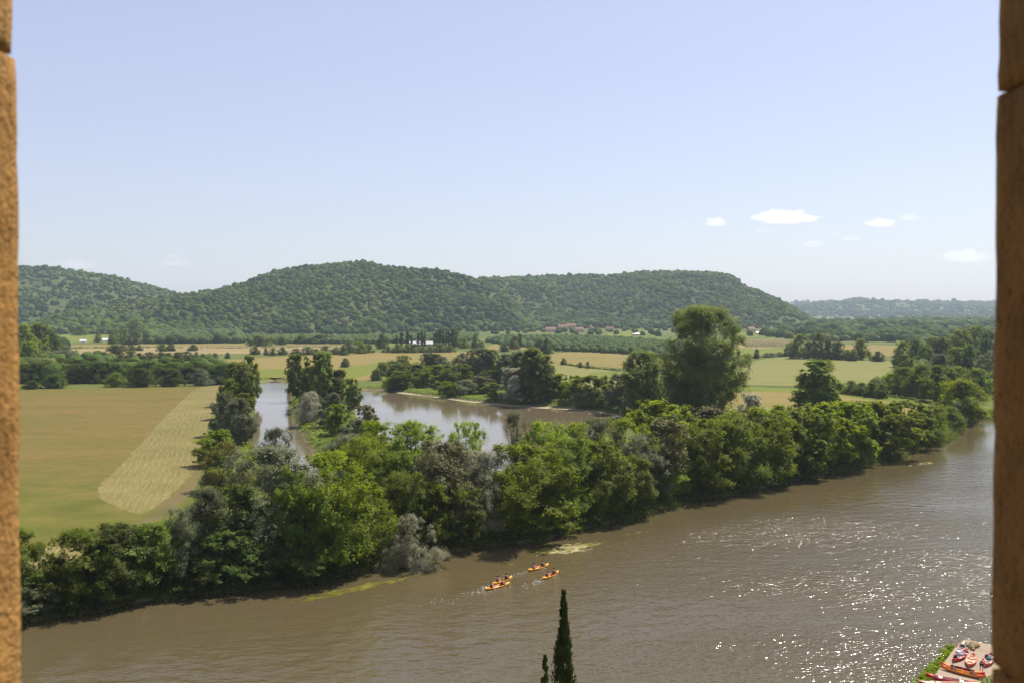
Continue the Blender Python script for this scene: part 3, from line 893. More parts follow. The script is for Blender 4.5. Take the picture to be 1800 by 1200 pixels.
# ---- river belt, back rows
G2 = "trees between the river and the lake"
for t in [
    ('bright', 640, 900, 770, 90, "bright tree at the back of the belt left of the lake's hidden end"),
    ('grey', 618, 870, 762, 80, "grey green willow between the backwater and the bright trees"),
    ('bright', 672, 870, 742, 110, "bright spiky tree standing at the lake's left end"),
    ('bright', 728, 868, 742, 110, "bright spiky tree in front of the middle of the pale lake water"),
    ('midshoot', 700, 900, 790, 110, "mid green tree behind the fawn grey willow on its left"),
    ('bright', 822, 880, 742, 66, "bright tree with an upright fan of shoots against the lake"),
    ('midshoot', 790, 885, 785, 80, "mid green tree at the foot of the upright fan of shoots"),
    ('greythin', 908, 880, 726, 58, "thin grey tree with bare twigs standing out against the lake"),
    ('midshoot', 900, 905, 815, 80, "mid green tree below the thin grey tree with bare twigs"),
    ('bright', 955, 880, 742, 80, "bright tree right of the thin grey tree with bare twigs"),
    ('bright', 1008, 870, 745, 80, "bright tree before the dark reflection at the lake's right part"),
    ('grey', 1046, 860, 735, 80, "grey green willow before the right end of the lake"),
    ('bright', 1090, 860, 735, 100, "bright tree below the right end of the lake"),
    ('bright', 1150, 830, 706, 110, "bright tree at the right end of the lake, left foot of the giant poplar"),
    ('grey', 1120, 880, 765, 90, "grey green tree in the belt's middle below the giant poplar's left side"),
    ('bright', 1185, 820, 712, 90, "bright tree in front of the giant poplar's trunk"),
    ('olivebroad', 1252, 820, 715, 90, "olive tree right of the foot of the giant poplar"),
    ('midshoot', 1240, 850, 755, 90, "mid green tree just behind the brown thin tree on its right"),
    ('silvertree', 1322, 790, 692, 66, "pale silvery willow poking above the belt before the tan field"),
    ('bright', 1290, 810, 722, 80, "bright tree at the back of the belt left of the pale silvery willow"),
    ('bright', 1370, 800, 712, 80, "bright tree at the back of the belt right of the pale silvery willow"),
    ('midshoot', 1430, 800, 712, 80, "mid green tree at the foot of the dark oval field tree"),
    ('midshoot', 1475, 790, 708, 80, "mid green tree at the back of the belt right of the dark oval field tree"),
    ('midshoot', 1530, 780, 705, 80, "mid green tree at the back of the belt before the bright green field edge"),
    ('midshoot', 1590, 775, 704, 80, "mid green tree at the back of the belt near its downstream tip"),
    ('midmound', 1640, 772, 712, 60, "low green bush at the back of the belt's downstream tip"),
    ('midmound', 1690, 752, 715, 40, "low grey green bush by the river beyond the belt's tip"),
]:
    tree(*t[:5], label=t[5], group=G2)

# ---- backwater and island
G3 = "trees around the backwater"
for t in [
    ('bright', 380, 818, 756, 84, "yellow green bush where the mown strip meets the tree belt"),
    ('gold', 396, 862, 776, 98, "golden olive willow bush beside the mown strip"),
    ('grey', 485, 880, 752, 70, "grey green willow in front of the open backwater"),
    ('midshoot', 545, 905, 835, 80, "mid green tree at the lower end of the backwater"),
    ('mid', 440, 705, 624, 40, "tallest green poplar on the left bank of the backwater"),
    ('midoval', 412, 712, 638, 40, "green poplar left of the tallest one on the backwater's left bank"),
    ('oval', 428, 722, 640, 42, "mid green poplar in front of the tallest one on the backwater's left bank"),
    ('mid', 402, 735, 665, 44, "green tree between the poplars and the mown strip"),
    ('grey', 392, 765, 690, 50, "grey green willow leaning over the mown strip's edge"),
    ('grey', 420, 780, 700, 60, "broad grey green willow on the backwater's left bank"),
    ('mid', 440, 755, 690, 40, "green tree on the backwater's left bank below the poplars"),
    ('bright', 450, 715, 690, 20, "small yellow green bush at the backwater's left waterline"),
    ('midoval', 490, 676, 624, 28, "lone narrow tree at the far end of the backwater"),
    ('mid', 526, 700, 622, 46, "green tree at the tip of the island across the backwater"),
    ('midoval', 566, 716, 620, 54, "tallest green poplar on the island between backwater and lake"),
    ('oval', 545, 712, 645, 44, "green poplar just left of the tallest one on the island"),
    ('oval', 592, 715, 650, 44, "green poplar just right of the tallest one on the island"),
    ('mid', 618, 722, 664, 40, "rounded green tree at the lake side of the island"),
    ('silver', 546, 742, 688, 56, "silvery willow bush on the island facing the backwater"),
    ('grey', 585, 750, 690, 50, "grey green willow behind the silvery bush on the island"),
    ('bright', 590, 765, 710, 56, "bright bush in the middle of the island"),
    ('grey', 628, 805, 735, 60, "grey green willow at the island's near end"),
    ('olivebroad', 642, 765, 712, 52, "fawn grey willow at the lake's left shore"),
    ('greythin', 652, 755, 708, 24, "bare twiggy shrub at the lake's left shore"),
    ('midmound', 590, 815, 770, 50, "low green bush beside the weedy right bank of the backwater"),
    ('bright', 655, 830, 752, 80, "bright bush at the island's near end by the lake"),
]:
    tree(*t[:4], t[4] * 0.8, label=t[5], group=G3)

# ---- lake's far shore
G4 = "trees on the lake's far shore"
for t in [
    ('brightmound', 672, 683, 662, 28, "low lime bush at the left tip of the lake's far shore"),
    ('bright', 705, 682, 652, 34, "round lime green tree on the lake's far shore, left of two small lime bushes"),
    ('bright', 761, 695, 670, 26, "left one of two small lime bushes at the lake's waterline"),
    ('bright', 832, 704, 672, 28, "right one of two small lime bushes at the lake's waterline"),
    ('silvertree', 886, 707, 646, 52, "big round silvery willow on the lake's far shore"),
    ('darkmound', 662, 668, 650, 16, "small dark bush at the left end of the trees beyond the lake"),
    ('mid', 672, 660, 636, 24, "leafy tree at the left end of the trees beyond the lake"),
    ('dark', 690, 658, 634, 26, "darkest tree, second from the left end of the trees beyond the lake"),
    ('mid', 710, 652, 624, 30, "rounded tree highest in the left group beyond the lake"),
    ('midoval', 700, 668, 640, 30, "green tree right above the round lime green tree"),
    ('midoval', 735, 672, 640, 36, "green tree right of the dark group beyond the lake"),
    ('greyoval', 752, 660, 620, 22, "left peak of the twin topped poplar pair beyond the lake"),
    ('oval', 766, 660, 622, 22, "right peak of the twin topped poplar pair beyond the lake"),
    ('grey', 780, 664, 626, 28, "grey green tree right of the twin topped poplar pair"),
    ('midshoot', 745, 680, 652, 40, "spreading green tree above the left small lime bush"),
    ('bright', 768, 675, 642, 44, "bright spreading tree in the middle of the trees beyond the lake"),
    ('midshoot', 804, 682, 640, 48, "big bright green spreading tree between the two small lime bushes"),
    ('grey', 812, 660, 620, 30, "pale topped poplar behind the big bright green spreading tree"),
    ('greyoval', 832, 662, 614, 26, "left poplar of the tall group beyond the lake's middle"),
    ('greyoval', 848, 664, 612, 26, "middle poplar of the tall group beyond the lake's middle"),
    ('oval', 864, 664, 614, 26, "right poplar of the tall group beyond the lake's middle"),
    ('greymound', 820, 692, 668, 40, "dull olive bush left of the right small lime bush"),
    ('olivebroad', 848, 690, 660, 34, "olive tree left of the big round silvery willow"),
    ('darkmound', 862, 672, 650, 30, "dark rounded bush behind the big round silvery willow"),
    ('greyoval', 894, 672, 622, 34, "grey green poplar just above the big round silvery willow"),
    ('greyoval', 912, 700, 618, 36, "tall poplar right of the big round silvery willow"),
    ('midoval', 932, 706, 614, 38, "tallest poplar right of the big round silvery willow"),
    ('oval', 952, 705, 624, 34, "poplar on the right side of the tall dark group"),
    ('grey', 962, 702, 640, 26, "slender grey tree at the right edge of the tall dark group"),
    ('bright', 985, 704, 656, 40, "bright tree first to the right of the tall dark group"),
    ('bright', 1012, 708, 660, 40, "bright tree second to the right of the tall dark group"),
    ('greymound', 1016, 714, 682, 36, "fawn bush at the waterline before the bright trees"),
    ('midshoot', 1045, 712, 660, 44, "bright rounded tree left of the broad leaning tree by the lake"),
    ('bright', 1068, 715, 676, 28, "small bright tree at the left foot of the broad tree by the lake"),
    ('grey', 1092, 720, 656, 44, "grey green lower half of the tree pair by the lake's right end"),
    ('tall', 1130, 726, 618, 54, "broad tall tree by the lake's right end, left of the giant poplar"),
    ('midoval', 1160, 720, 685, 30, "green tree between the broad tall tree and the giant poplar"),
    ('bright', 1195, 735, 690, 40, "lime bush at the left foot of the giant poplar"),
]:
    tree(*t[:4], t[4] * 1.25, label=t[5], group=G4)

tree('tall', 1237, 742, 542, 126, "giant poplar with a double crown towering over the whole plain", None, lod=0)
tree('tall', 1212, 735, 620, 48, "left lower shoulder of the giant poplar, a shorter tree grown against it", None, lod=0)
tree('leafoval', 1437, 722, 634, 70, "lone dark oval tree standing in the tan field right of the giant poplar", None, lod=1)
tree('mid', 1466, 712, 665, 22, "small light tree against the right side of the dark oval field tree", None)

# ---- dark tree row behind the brown meadow
GD = "dark trees in the row behind the brown meadow"
items = [('darkmound', x, 672 + random.uniform(-4, 3), 636 + random.uniform(-2, 6), random.uniform(38, 56)) for x in np.linspace(44, 392, 17)]
row(items, "%s dark tree from the left in the dense row behind the brown meadow", GD)
items = [('darkmound', x + random.uniform(-6, 6), 655 + random.uniform(-3, 3), 630 + random.uniform(-2, 5), random.uniform(30, 46)) for x in np.linspace(40, 330, 13)]
row(items, "%s tree from the left in the back line behind the brown meadow's dark row", GD)
GR = "round bushes in front of the dark row"
for k, t in enumerate([('darkmound', 57, 683, 668, 24), ('darkmound', 98, 681, 657, 38), ('midmound', 205, 679, 655, 30), ('darkmound', 249, 679, 647, 40), ('darkmound', 304, 678, 648, 36), ('greymound', 353, 677, 648, 30)]):
    tree(*t, label=["small dull bush standing out at the left end before the dark row", "low wide round bush, second from the left before the dark row", "light green round bush before the grey barn roof", "widest dark round bush before the middle of the dark row", "dark dome shaped bush left of the greyish round one", "greyish round bush at the right end before the dark row"][k], group=GR)

# ---- left far trees
GL = "tall trees at the left edge of the plain"
items = [('mid', 40, 640, 570, 50), ('mid', 62, 636, 568, 50), ('dark', 84, 634, 580, 44), ('mid', 50, 650, 600, 50), ('dark', 98, 632, 590, 30)]
row(items, "%s of the tall clustered trees beside the sunlit stone jamb, counted from it", GL)
tree('grey', 116, 640, 608, 40, "grey green bush right of the tall clustered trees by the stone jamb")
GC = "trees by the campsite"
for t in [('mid', 238, 592, 561, 34, "big round tree behind the white tents"), ('mid', 172, 602, 583, 12, "thin small tree between the two white tents"), ('mid', 201, 605, 578, 20, "first of three trees right of the wide white tent"), ('mid', 219, 606, 578, 20, "second of three trees right of the wide white tent"), ('dark', 236, 606, 584, 20, "third of three trees right of the wide white tent"), ('mid', 140, 590, 572, 22, "tree behind the small white tent"), ('dark', 203, 622, 606, 16, "round tree alone in the pale strip below the tents"), ('dark', 258, 604, 588, 20, "dark tree at the left end of the plantation by the tents")]:
    tree(*t[:5], label=t[5], group=GC)
items = [('dark', x, 617 + random.uniform(-1, 1), 605 + random.uniform(-2, 2), random.uniform(12, 22)) for x in (198, 215, 230, 246, 285, 300, 340)]
row(items, "%s bush from the left in the thin hedge along the pale strip below the tents", "bushes in the hedge below the tents")
items = [('dark', x, 636 - (x - 170) * 0.012 + random.uniform(-1, 1), 618 + random.uniform(-3, 3), random.uniform(16, 30)) for x in (210, 228, 246, 262, 282, 296, 312, 326)]
row(items, "%s bush from the left in the hedge between the pale strip and the dark row", "bushes in the middle hedge")
items = [('dark', x, 629 + random.uniform(-1, 1), 620 + random.uniform(-2, 2), random.uniform(8, 14)) for x in (345, 356, 368, 378, 400)]
row(items, "%s small bush from the left in the dotted line right of the middle hedge", "dotted bushes")
items = [('dark', x, 624 + random.uniform(-1.5, 1), 611 + random.uniform(-3, 2), w) for x, w in ((448, 20), (467, 9), (479, 14), (496, 18), (520, 18), (541, 22), (556, 14), (572, 20), (590, 20), (604, 16))]
row(items, "%s dark bush from the left in the broken hedge across the plain's middle", "bushes of the broken hedge")
tree('darkmound', 607, 645, 629, 16, "single round dark bush in the tan field left of the lake")
items = [('mid', 456, 608, 590, 34), ('dark', 495, 606, 592, 20), ('mid', 530, 604, 590, 30), ('mid', 560, 604, 588, 34), ('dark', 612, 620, 600, 24), ('mid', 632, 621, 600, 26)]
row(items, "%s leafy bush from the left in the hedge before the main wooded hill", "bushes before the main hill")
# poplar screen
GP_ = "lombardy poplars screening the long white building"
items = [('poplar', x, 612, yt, w) for x, yt, w in ((697, 588, 5), (706, 584, 7), (716, 580, 8), (723, 588, 5), (735, 584, 5), (741, 582, 6), (746, 584, 5), (763, 584, 4), (767, 580, 5), (773, 578, 8), (779, 580, 5), (784, 582, 5), (789, 579, 6), (795, 577, 7))]
row(items, "%s thin poplar from the left in the screen before the long white building", GP_)
tree('mid', 800, 612, 575, 16, "wide tree closing the right end of the poplar screen")
tree('dark', 672, 613, 587, 24, "dark pointed tree cluster left of the poplar screen")
items = [('mid', x, 619 + random.uniform(-0.5, 1), 606 + random.uniform(-2, 2), w) for x, w in ((646, 22), (682, 20), (700, 22), (716, 14), (728, 18), (742, 22), (756, 18), (774, 20), (790, 20))]
row(items, "%s bush from the left in the clipped hedge below the poplar screen", "bushes of the hedge below the poplars")
items = [('mid', 815, 612, 594, 24), ('dark', 836, 616, 588, 18), ('mid', 846, 618, 600, 16), ('dark', 886, 618, 602, 20), ('mid', 904, 614, 590, 18), ('poplar', 914, 612, 586, 8), ('dark', 948, 618, 596, 22), ('dark', 961, 622, 595, 22)]
row(items, "%s tree from the left along the front of the green plantation below the village", "trees before the plantation")
items = [('dark', 991, 641, 629, 12), ('dark', 1020, 646, 636, 10), ('dark', 1033, 648, 635, 7)]
row(items, "%s round bush from the left standing in the low hedge of the tan field", "bushes on the low field hedge")
# right-hand clump and single trees
GK = "trees in the clump behind the pale field"
items = [('dark', 1386, 626, 604, 18), ('mid', 1403, 630, 588, 34), ('dark', 1422, 630, 600, 24), ('dark', 1440, 632, 586, 32), ('dark', 1458, 632, 598, 26), ('dark', 1474, 632, 600, 26), ('mid', 1490, 633, 614, 20), ('dark', 1500, 634, 616, 20)]
row(items, "%s tree from the left in the dark clump behind the pale field", GK)
tree('mid', 1513, 632, 596, 30, "lone round tree with a visible trunk right of the dark clump")
tree('darkmound', 1544, 635, 617, 22, "dark ball shaped bush at the pale field's far edge")
tree('dark', 1330, 630, 613, 11, "small dark conical tree beside the strip of vines")
items = [('greymound', x, 628 + (1340 - x) * 0.06, 620 + (1340 - x) * 0.06, 16) for x in (1300, 1315, 1347, 1356, 1370)]
row(items, "%s low grey bush from the left along the lane beside the vine strip", "bushes along the lane")
items = [('mid', x, 700 - (1550 - x) * 0.14, y, w) for x, y, w in ((1478, 672, 22), (1496, 668, 28), (1515, 672, 26), (1534, 672, 28), (1550, 674, 22))]
row(items, "%s bush from the left in the hedge right of the dark oval field tree", "bushes of the right hedge")
GW = "trees of the right-hand wood"
items = [('mid', 1590, 668, 622, 34), ('mid', 1584, 645, 600, 30), ('dark', 1610, 640, 598, 36), ('mid', 1640, 642, 592, 36), ('dark', 1656, 650, 594, 38), ('mid', 1686, 640, 580, 44), ('mid', 1712, 632, 574, 48), ('dark', 1738, 640, 582, 40), ('grey', 1655, 668, 622, 40), ('mid', 1680, 660, 610, 44), ('dark', 1706, 660, 606, 46), ('grey', 1738, 665, 618, 44), ('dark', 1628, 655, 610, 36),
         ('brightmound', 1566, 690, 655, 36), ('midmound', 1590, 694, 645, 46), ('midmound', 1618, 698, 640, 50), ('mid', 1650, 706, 642, 54), ('midmound', 1684, 700, 645, 50), ('mid', 1720, 700, 648, 50)]
row(items, "%s tree from the left in the wood beside the shaded stone jamb", GW)
tree('brightmound', 1712, 738, 668, 80, "big round bright bush hanging over the river at the bend")
tree('greymound', 1684, 740, 706, 34, "pale shrubby bank plant left of the big round bush at the river bend")

# cypresses on the castle slope
def cypress(px, y_top, D, width, label, cut):
    top = at_dist(px, y_top, D)
    gz_ = float(land_height(np.array([[top.x, D]]))[0])
    h = top.z - gz_
    crown_r = np.random.default_rng(int(px))
    nt = 420; n = 30000
    tu = crown_r.random(nt) ** 0.85; ta = crown_r.uniform(0, 6.283, nt)
    tprof = width / 2 * np.clip((1 - tu) * 4.5, 0.03, 1) ** 0.8 * np.clip(tu * 10, 0.4, 1) * crown_r.uniform(0.55, 0.98, nt)
    ts = width * crown_r.uniform(0.07, 0.15, nt) * np.clip((1 - tu) * 8, 0.35, 1)
    k = crown_r.integers(0, nt, n)
    off = crown_r.normal(size=(n, 3)) * 0.55
    P = np.column_stack([tprof[k] * np.cos(ta[k]) + off[:, 0] * ts[k], tprof[k] * np.sin(ta[k]) + off[:, 1] * ts[k], tu[k] * h + off[:, 2] * ts[k] * 2.6])
    P[:, 2] = np.clip(P[:, 2], 0.05, h)
    a = np.arctan2(P[:, 1], P[:, 0])
    N = np.column_stack([np.cos(a), np.sin(a), np.full(n, 0.25)]) + crown_r.normal(size=(n, 3)) * 0.6
    N /= np.linalg.norm(N, axis=1, keepdims=True)
    up = np.column_stack([np.cos(a) * 0.3, np.sin(a) * 0.3, np.ones(n)]) + crown_r.normal(size=(n, 3)) * 0.25
    up /= np.linalg.norm(up, axis=1, keepdims=True)
    sd_ = np.cross(N, up); s = 0.085 * crown_r.uniform(0.7, 1.4, (n, 1))
    V = np.stack([P - up * s, P - sd_ * s * 0.45, P + up * s * 1.2, P + sd_ * s * 0.45], 1).reshape(-1, 3)
    root = empty("cypress_tree", (top.x, D, gz_))
    obj("crown", np_mesh("crown", V, np.arange(4 * n).reshape(n, 4), LEAF['cypress']), root)
    bm = bmesh.new(); bm_tube(bm, [(0, 0, -0.5), (0, 0, h * 0.5), (0, 0, h * 0.96)], [0.16, 0.12, 0.015], 7)
    bm_obj("trunk", bm, BARK, root)
    tag(root, label, 'tree', "cypresses below the castle")


cypress(991, 1038, 50, 1.22, "tall pointed dark cypress rising from the bottom edge over the river", 0)
cypress(958, 1148, 48, 0.85, "short cypress tip at the left of the tall pointed one", 0)

# ------------------------------------------------------------------ hedges, undergrowth, orchards, far woods
def leaf_cloud(name, P, size, mat, rad, kind='stuff', per=14):
    n = len(P)
    ci = np.repeat(np.arange(n), per)
    d = rng.normal(size=(len(ci), 3)); d /= np.linalg.norm(d, axis=1, keepdims=True); d[:, 2] = np.abs(d[:, 2])
    rr = np.asarray(rad)[ci] if np.ndim(rad) else np.full(len(ci), rad)
    Q = P[ci] + d * (rr * rng.uniform(0.5, 1.0, len(ci)))[:, None]
    V, F = leaf_quads(Q, d + rng.normal(size=d.shape) * 0.5 + np.array([0, 0, 0.4]), size)
    return tag(obj(name, np_mesh(name, V, F, mat)), kind=kind)


def along(poly, step, spread, z=None, closed=False):
    out = []
    Q = list(poly) + ([poly[0]] if closed else [])
    for a, b in zip(Q, Q[1:]):
        L = (b - a).length
        for k in range(max(1, int(L / step))):
            p = a.lerp(b, random.random()); t = (b - a).normalized()
            nrm = Vector((-t.y, t.x)) * random.uniform(*spread)
            out.append((p.x + nrm.x, p.y + nrm.y))
    A = np.array(out)
    zz = land_height(A)
    k = zz > -0.9
    return np.column_stack([A, np.maximum(zz, 0.05)])[k]


bank = along(river_far[2:25], 0.22, (-0.5, 9.0))
leaf_cloud("bank_undergrowth", bank, 0.40, LEAF['mid'], rng.uniform(0.7, 2.6, len(bank)), per=26)
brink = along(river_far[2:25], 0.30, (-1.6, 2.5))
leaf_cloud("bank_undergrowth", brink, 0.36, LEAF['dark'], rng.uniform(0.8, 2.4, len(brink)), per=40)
b2 = along([Vector(p) for p in lake_poly[:9]], 0.35, (-8.0, 8.0))
b3 = along([Vector(p) for p in lake_poly], 0.8, (-8.0, 8.0), closed=True)
b4 = along([Vector(p) for p in chan_poly], 0.4, (-6.0, 6.0), closed=True)
allb = np.concatenate([b2, b3, b4]); allb = allb[allb[:, 2] > 0.06]
leaf_cloud("shore_reeds", allb, 0.55, LEAF['bright'], rng.uniform(0.4, 1.1, len(allb)), per=8)
bf = []
pp = [at(x, y).xy for x, y in ((560, 900), (700, 880), (860, 880), (1000, 860), (1150, 830), (1300, 790), (1500, 770), (1620, 765))]
under = along(pp, 0.25, (-22, 18))
leaf_cloud("woodland_undergrowth", under, 0.6, LEAF['mid'], rng.uniform(0.8, 2.6, len(under)), per=12)


far_pp = [at(x, y).xy for x, y in ((672, 672), (740, 678), (800, 680), (870, 690), (950, 698), (1040, 708), (1110, 716), (1200, 728))]
under2 = along(far_pp, 0.6, (-6, 30))
leaf_cloud("woodland_undergrowth", under2, 0.75, LEAF['mid'], rng.uniform(0.8, 3.2, len(under2)), per=18)
isl = [at(x, y).xy for x, y in ((540, 700), (570, 725), (600, 760), (625, 810))]
under3 = along(isl, 0.4, (-9, 9))
leaf_cloud("woodland_undergrowth", under3, 0.6, LEAF['mid'], rng.uniform(0.5, 1.3, len(under3)), per=16)
lb = [at(x, y).xy for x, y in ((420, 700), (405, 740), (405, 780), (400, 840), (430, 900), (520, 930))]
under4 = along(lb, 0.4, (-5, 6))
leaf_cloud("woodland_undergrowth", under4, 0.5, LEAF['mid'], rng.uniform(0.5, 1.3, len(under4)), per=16)


def hedge(name, pix, w, h, mat, label, group=None, step=0.8):
    P = along([at(x, y).xy for x, y in pix], step, (-w / 2, w / 2))
    o = leaf_cloud(name, P, 0.8, mat, rng.uniform(0.5, 1.0, len(P)) * h, kind='thing', per=14)
    return tag(o, label, 'hedge', group)


hedge("field_hedge", [(988, 640), (1030, 646), (1090, 652)], 2.2, 2.2, LEAF['dark'], "low dark hedge slanting across the tan field below the plantation", "field hedges")
hedge("field_hedge", [(1160, 657), (1200, 660), (1230, 664)], 2.2, 2.0, LEAF['dark'], "short dark hedge left of the giant poplar at mid height", "field hedges")
hedge("field_hedge", [(1475, 686), (1540, 694), (1600, 702), (1650, 712)], 2.5, 1.8, LEAF['dark'], "low hedge between the pale field and the bright green edge on the right", "field hedges")
hedge("field_hedge", [(130, 612), (250, 611), (420, 612), (600, 610)], 3.0, 2.4, LEAF['dark'], "long thin hedge along the far side of the pale strip", "field hedges", 1.2)
hedge("field_hedge", [(1300, 632), (1330, 629), (1385, 624)], 2.5, 2.2, LEAF['grey'], "grey green hedge beside the lane by the vines", "field hedges", 1.0)


def scatter(pix, n, rmin, rmax, grid=None):
    """far crowns inside a photo-traced plot on the plain; grid = row spacing for plantations"""
    poly = [at(x, y).xy for x, y in pix]
    A = np.array([p[:] for p in poly])
    lo, hi = A.min(0), A.max(0)
    if grid:
        gx, gy = np.meshgrid(np.arange(lo[0], hi[0], grid), np.arange(lo[1], hi[1], grid))
        P = np.stack([gx.ravel(), gy.ravel()], 1)
        P += rng.normal(size=P.shape) * grid * 0.08
    else:
        P = rng.uniform(lo, hi, (n * 4, 2))
    P = P[poly_sdf(P, poly) < 0]
    if not grid: P = P[:n]
    return np.column_stack([P, np.full(len(P), GZ)]), rng.uniform(rmin, rmax, len(P))


OMAT = forest_mat("plantation_leaves", (0.055, 0.085, 0.024), (0.10, 0.14, 0.04), (0.12, 0.15, 0.045))
P1, r1 = scatter([(848, 600), (900, 594), (1010, 594), (1100, 598), (1175, 605), (1230, 618), (1215, 636), (1100, 622), (980, 617), (880, 606)], 0, 3.2, 4.4, 8.0)
P2, r2 = scatter([(258, 605), (262, 584), (330, 580), (420, 588), (430, 603)], 0, 5.0, 7.5, 12.0)
P3, r3 = scatter([(440, 604), (430, 592), (600, 596), (800, 588), (845, 590), (830, 600), (640, 605)], 0, 3.5, 5.0, 10.0)
blob_forest("plantation", np.concatenate([P1, P2, P3]), np.concatenate([r1, r2, r3]), OMAT, (0.8, 1.0))
W = [scatter(p, n, a, b) for p, n, a, b in [
    ([(1330, 590), (1420, 585), (1560, 584), (1750, 580), (1900, 580), (1900, 598), (1750, 604), (1560, 603), (1430, 600)], 520, 4.5, 9.5),
    ([(1400, 582), (1430, 572), (1560, 567), (1900, 562), (1900, 580), (1560, 583), (1430, 586)], 1300, 7, 13),
    ([(1580, 606), (1680, 604), (1900, 604), (1900, 650), (1740, 640), (1640, 622)], 200, 4, 7.5),
    ([(-200, 590), (40, 588), (130, 584), (250, 577), (420, 580), (600, 590), (800, 585), (800, 581), (420, 574), (120, 572), (-200, 570)], 900, 5, 9),
    ([(-150, 640), (20, 632), (110, 625), (120, 605), (20, 595), (-150, 600)], 150, 4, 8),
    ([(850, 592), (960, 586), (1100, 592), (1250, 592), (1350, 590), (1350, 585), (1200, 580), (960, 580), (860, 584)], 70, 3, 5.5),
    ([(-120, 676), (40, 674), (400, 668), (405, 652), (330, 648), (150, 652), (-120, 655)], 120, 4, 6.5),
    ([(-100, 640), (140, 632), (200, 640), (120, 655), (-100, 660)], 80, 4, 6.5),
    ([(1540, 690), (1640, 704), (1900, 690), (1900, 650), (1600, 650)], 110, 3, 6),
]]
blob_forest("plain_woods", np.concatenate([w[0] for w in W]), np.concatenate([w[1] for w in W]), FOREST)

# vine rows on the striped plot
V_, F_, o_ = [], [], 0
vp = []
for k in range(9):
    a, b = at(1303 + 1.0 * k, 598.5 + k * 1.45), at(1390, 598 + k * 1.45)
    for t in np.linspace(0, 1, 60): vp.append(a.lerp(b, t)[:])
leaf_cloud("vine_rows", np.array(vp), 0.9, LEAF['orchard'], 1.0, per=8)

# ------------------------------------------------------------------ buildings
def house(name, px, yb, wpx, hpx, depth, roofm, wallm, label, rz=0.0, roof_h=0.45, cat='house', group=None, windows=2, z=None, dist=None):
    p = at(px, yb) if dist is None else at_dist(px, yb, dist)
    L = wpx * p.y / FOC; H = hpx * p.y / FOC * (1.25 if cat == 'house' else 1.0)
    root = empty(name, p, rz)
    bm = bmesh.new(); bm_box(bm, (0, 0, H / 2 - 1), (L, depth, H + 2)); bm_obj("wall", bm, wallm, root)
    rh = roof_h * depth
    bm = bmesh.new(); e = 0.5
    vs = [bm.verts.new(q) for q in ((-L / 2 - e, -depth / 2 - e, H), (L / 2 + e, -depth / 2 - e, H), (L / 2 + e, depth / 2 + e, H), (-L / 2 - e, depth / 2 + e, H), (-L / 2 - e, 0, H + rh), (L / 2 + e, 0, H + rh))]
    for f in ((0, 1, 5, 4), (2, 3, 4, 5), (1, 2, 5), (3, 0, 4), (3, 2, 1, 0)): bm.faces.new([vs[i] for i in f])
    rf = bm_obj("roof", bm, roofm, root)
    if windows:
        bm = bmesh.new(); bm_box(bm, (L * 0.25, 0.6, H + rh + 0.5), (0.8, 0.8, 1.8)); bm_obj("chimney", bm, wallm, rf)
    for k in range(windows):
        bm = bmesh.new(); bm_box(bm, (L * (-0.3 + 0.6 * k / max(windows - 1, 1)), -depth / 2 - 0.02, H * 0.5), (1.1, 0.1, 1.5)); bm_obj("window", bm, MAT['dark'], root)
    return tag(root, label, cat, group)


GH = "houses of the village under the hill"
for a in [
    ("house", 968, 584, 18, 4, 9, 'roof_red', 'wall_cream', "long low house with a red roof at the left end of the village", 0.1),
    ("house", 990, 582, 17, 6, 10, 'roof_red', 'wall_tan', "large red roofed house left of the village's middle", -0.1),
    ("house", 1004, 580, 16, 6, 10, 'roof_red', 'wall_tan', "tall red roofed house behind the large one in the village", 0.05),
    ("house", 1018, 584, 15, 4, 9, 'roof_red', 'wall_cream', "red roofed house with a pale wall right of the large one", 0.05),
    ("house", 1038, 582, 7, 5, 8, 'roof_red', 'wall_cream', "small steep orange roofed house alone in the village", 1.2),
    ("house", 1050, 575, 16, 4, 9, 'roof_brown', 'wall_tan', "brown roofed house on the slope above the steep orange roof", 0.0),
    ("house", 1082, 577, 18, 6, 12, 'roof_brown', 'wall_tan', "largest brown roofed house in the village's right half", 0.2),
    ("house", 1072, 583, 14, 4, 9, 'roof_brown', 'wall_tan', "brown house below the largest brown roofed one", -0.2),
    ("house", 1114, 576, 18, 5, 10, 'roof_grey', 'wall_cream', "grey roofed house with a pale wall right of the largest brown one", 0.1),
    ("house", 1140, 577, 18, 5, 10, 'roof_grey', 'wall_tan', "last grey roofed house at the village's right end", -0.1),
]:
    house(a[0], a[1], a[2], a[3], a[4], a[5], MAT[a[6]], MAT[a[7]], a[8], a[9], group=GH)
house("shed", 1118, 590, 13, 3, 8, MAT['white'], MAT['wall_cream'], "low white roofed shed below the grey roofed village houses", cat='shed', windows=0, roof_h=0.2)
house("house", 1320, 585, 12, 5, 10, MAT['roof_red'], MAT['wall_cream'], "cream house with a hipped red roof alone right of the giant poplar", 0.3)
house("barn", 1336, 588, 14, 3, 8, MAT['white'], MAT['wall_cream'], "low pale outbuilding right of the house near the giant poplar", 0.0, 0.25, 'barn', windows=0)
house("long_building", 742, 609, 44, 5, 14, MAT['roof_pale'], MAT['wall_cream'], "long low white building behind the poplar screen", 0.0, 0.2, 'building', windows=6)
house("house", 210, 584, 12, 4, 8, MAT['roof_red'], MAT['wall_cream'], "red roofed house behind the trees by the tents", 0.2)
house("barn", 178, 664, 26, 8, 9, MAT['roof_dark'], MAT['roof_dark'], "grey roofed barn half hidden in the dark tree row", 0.7, 0.5, 'barn', windows=0)


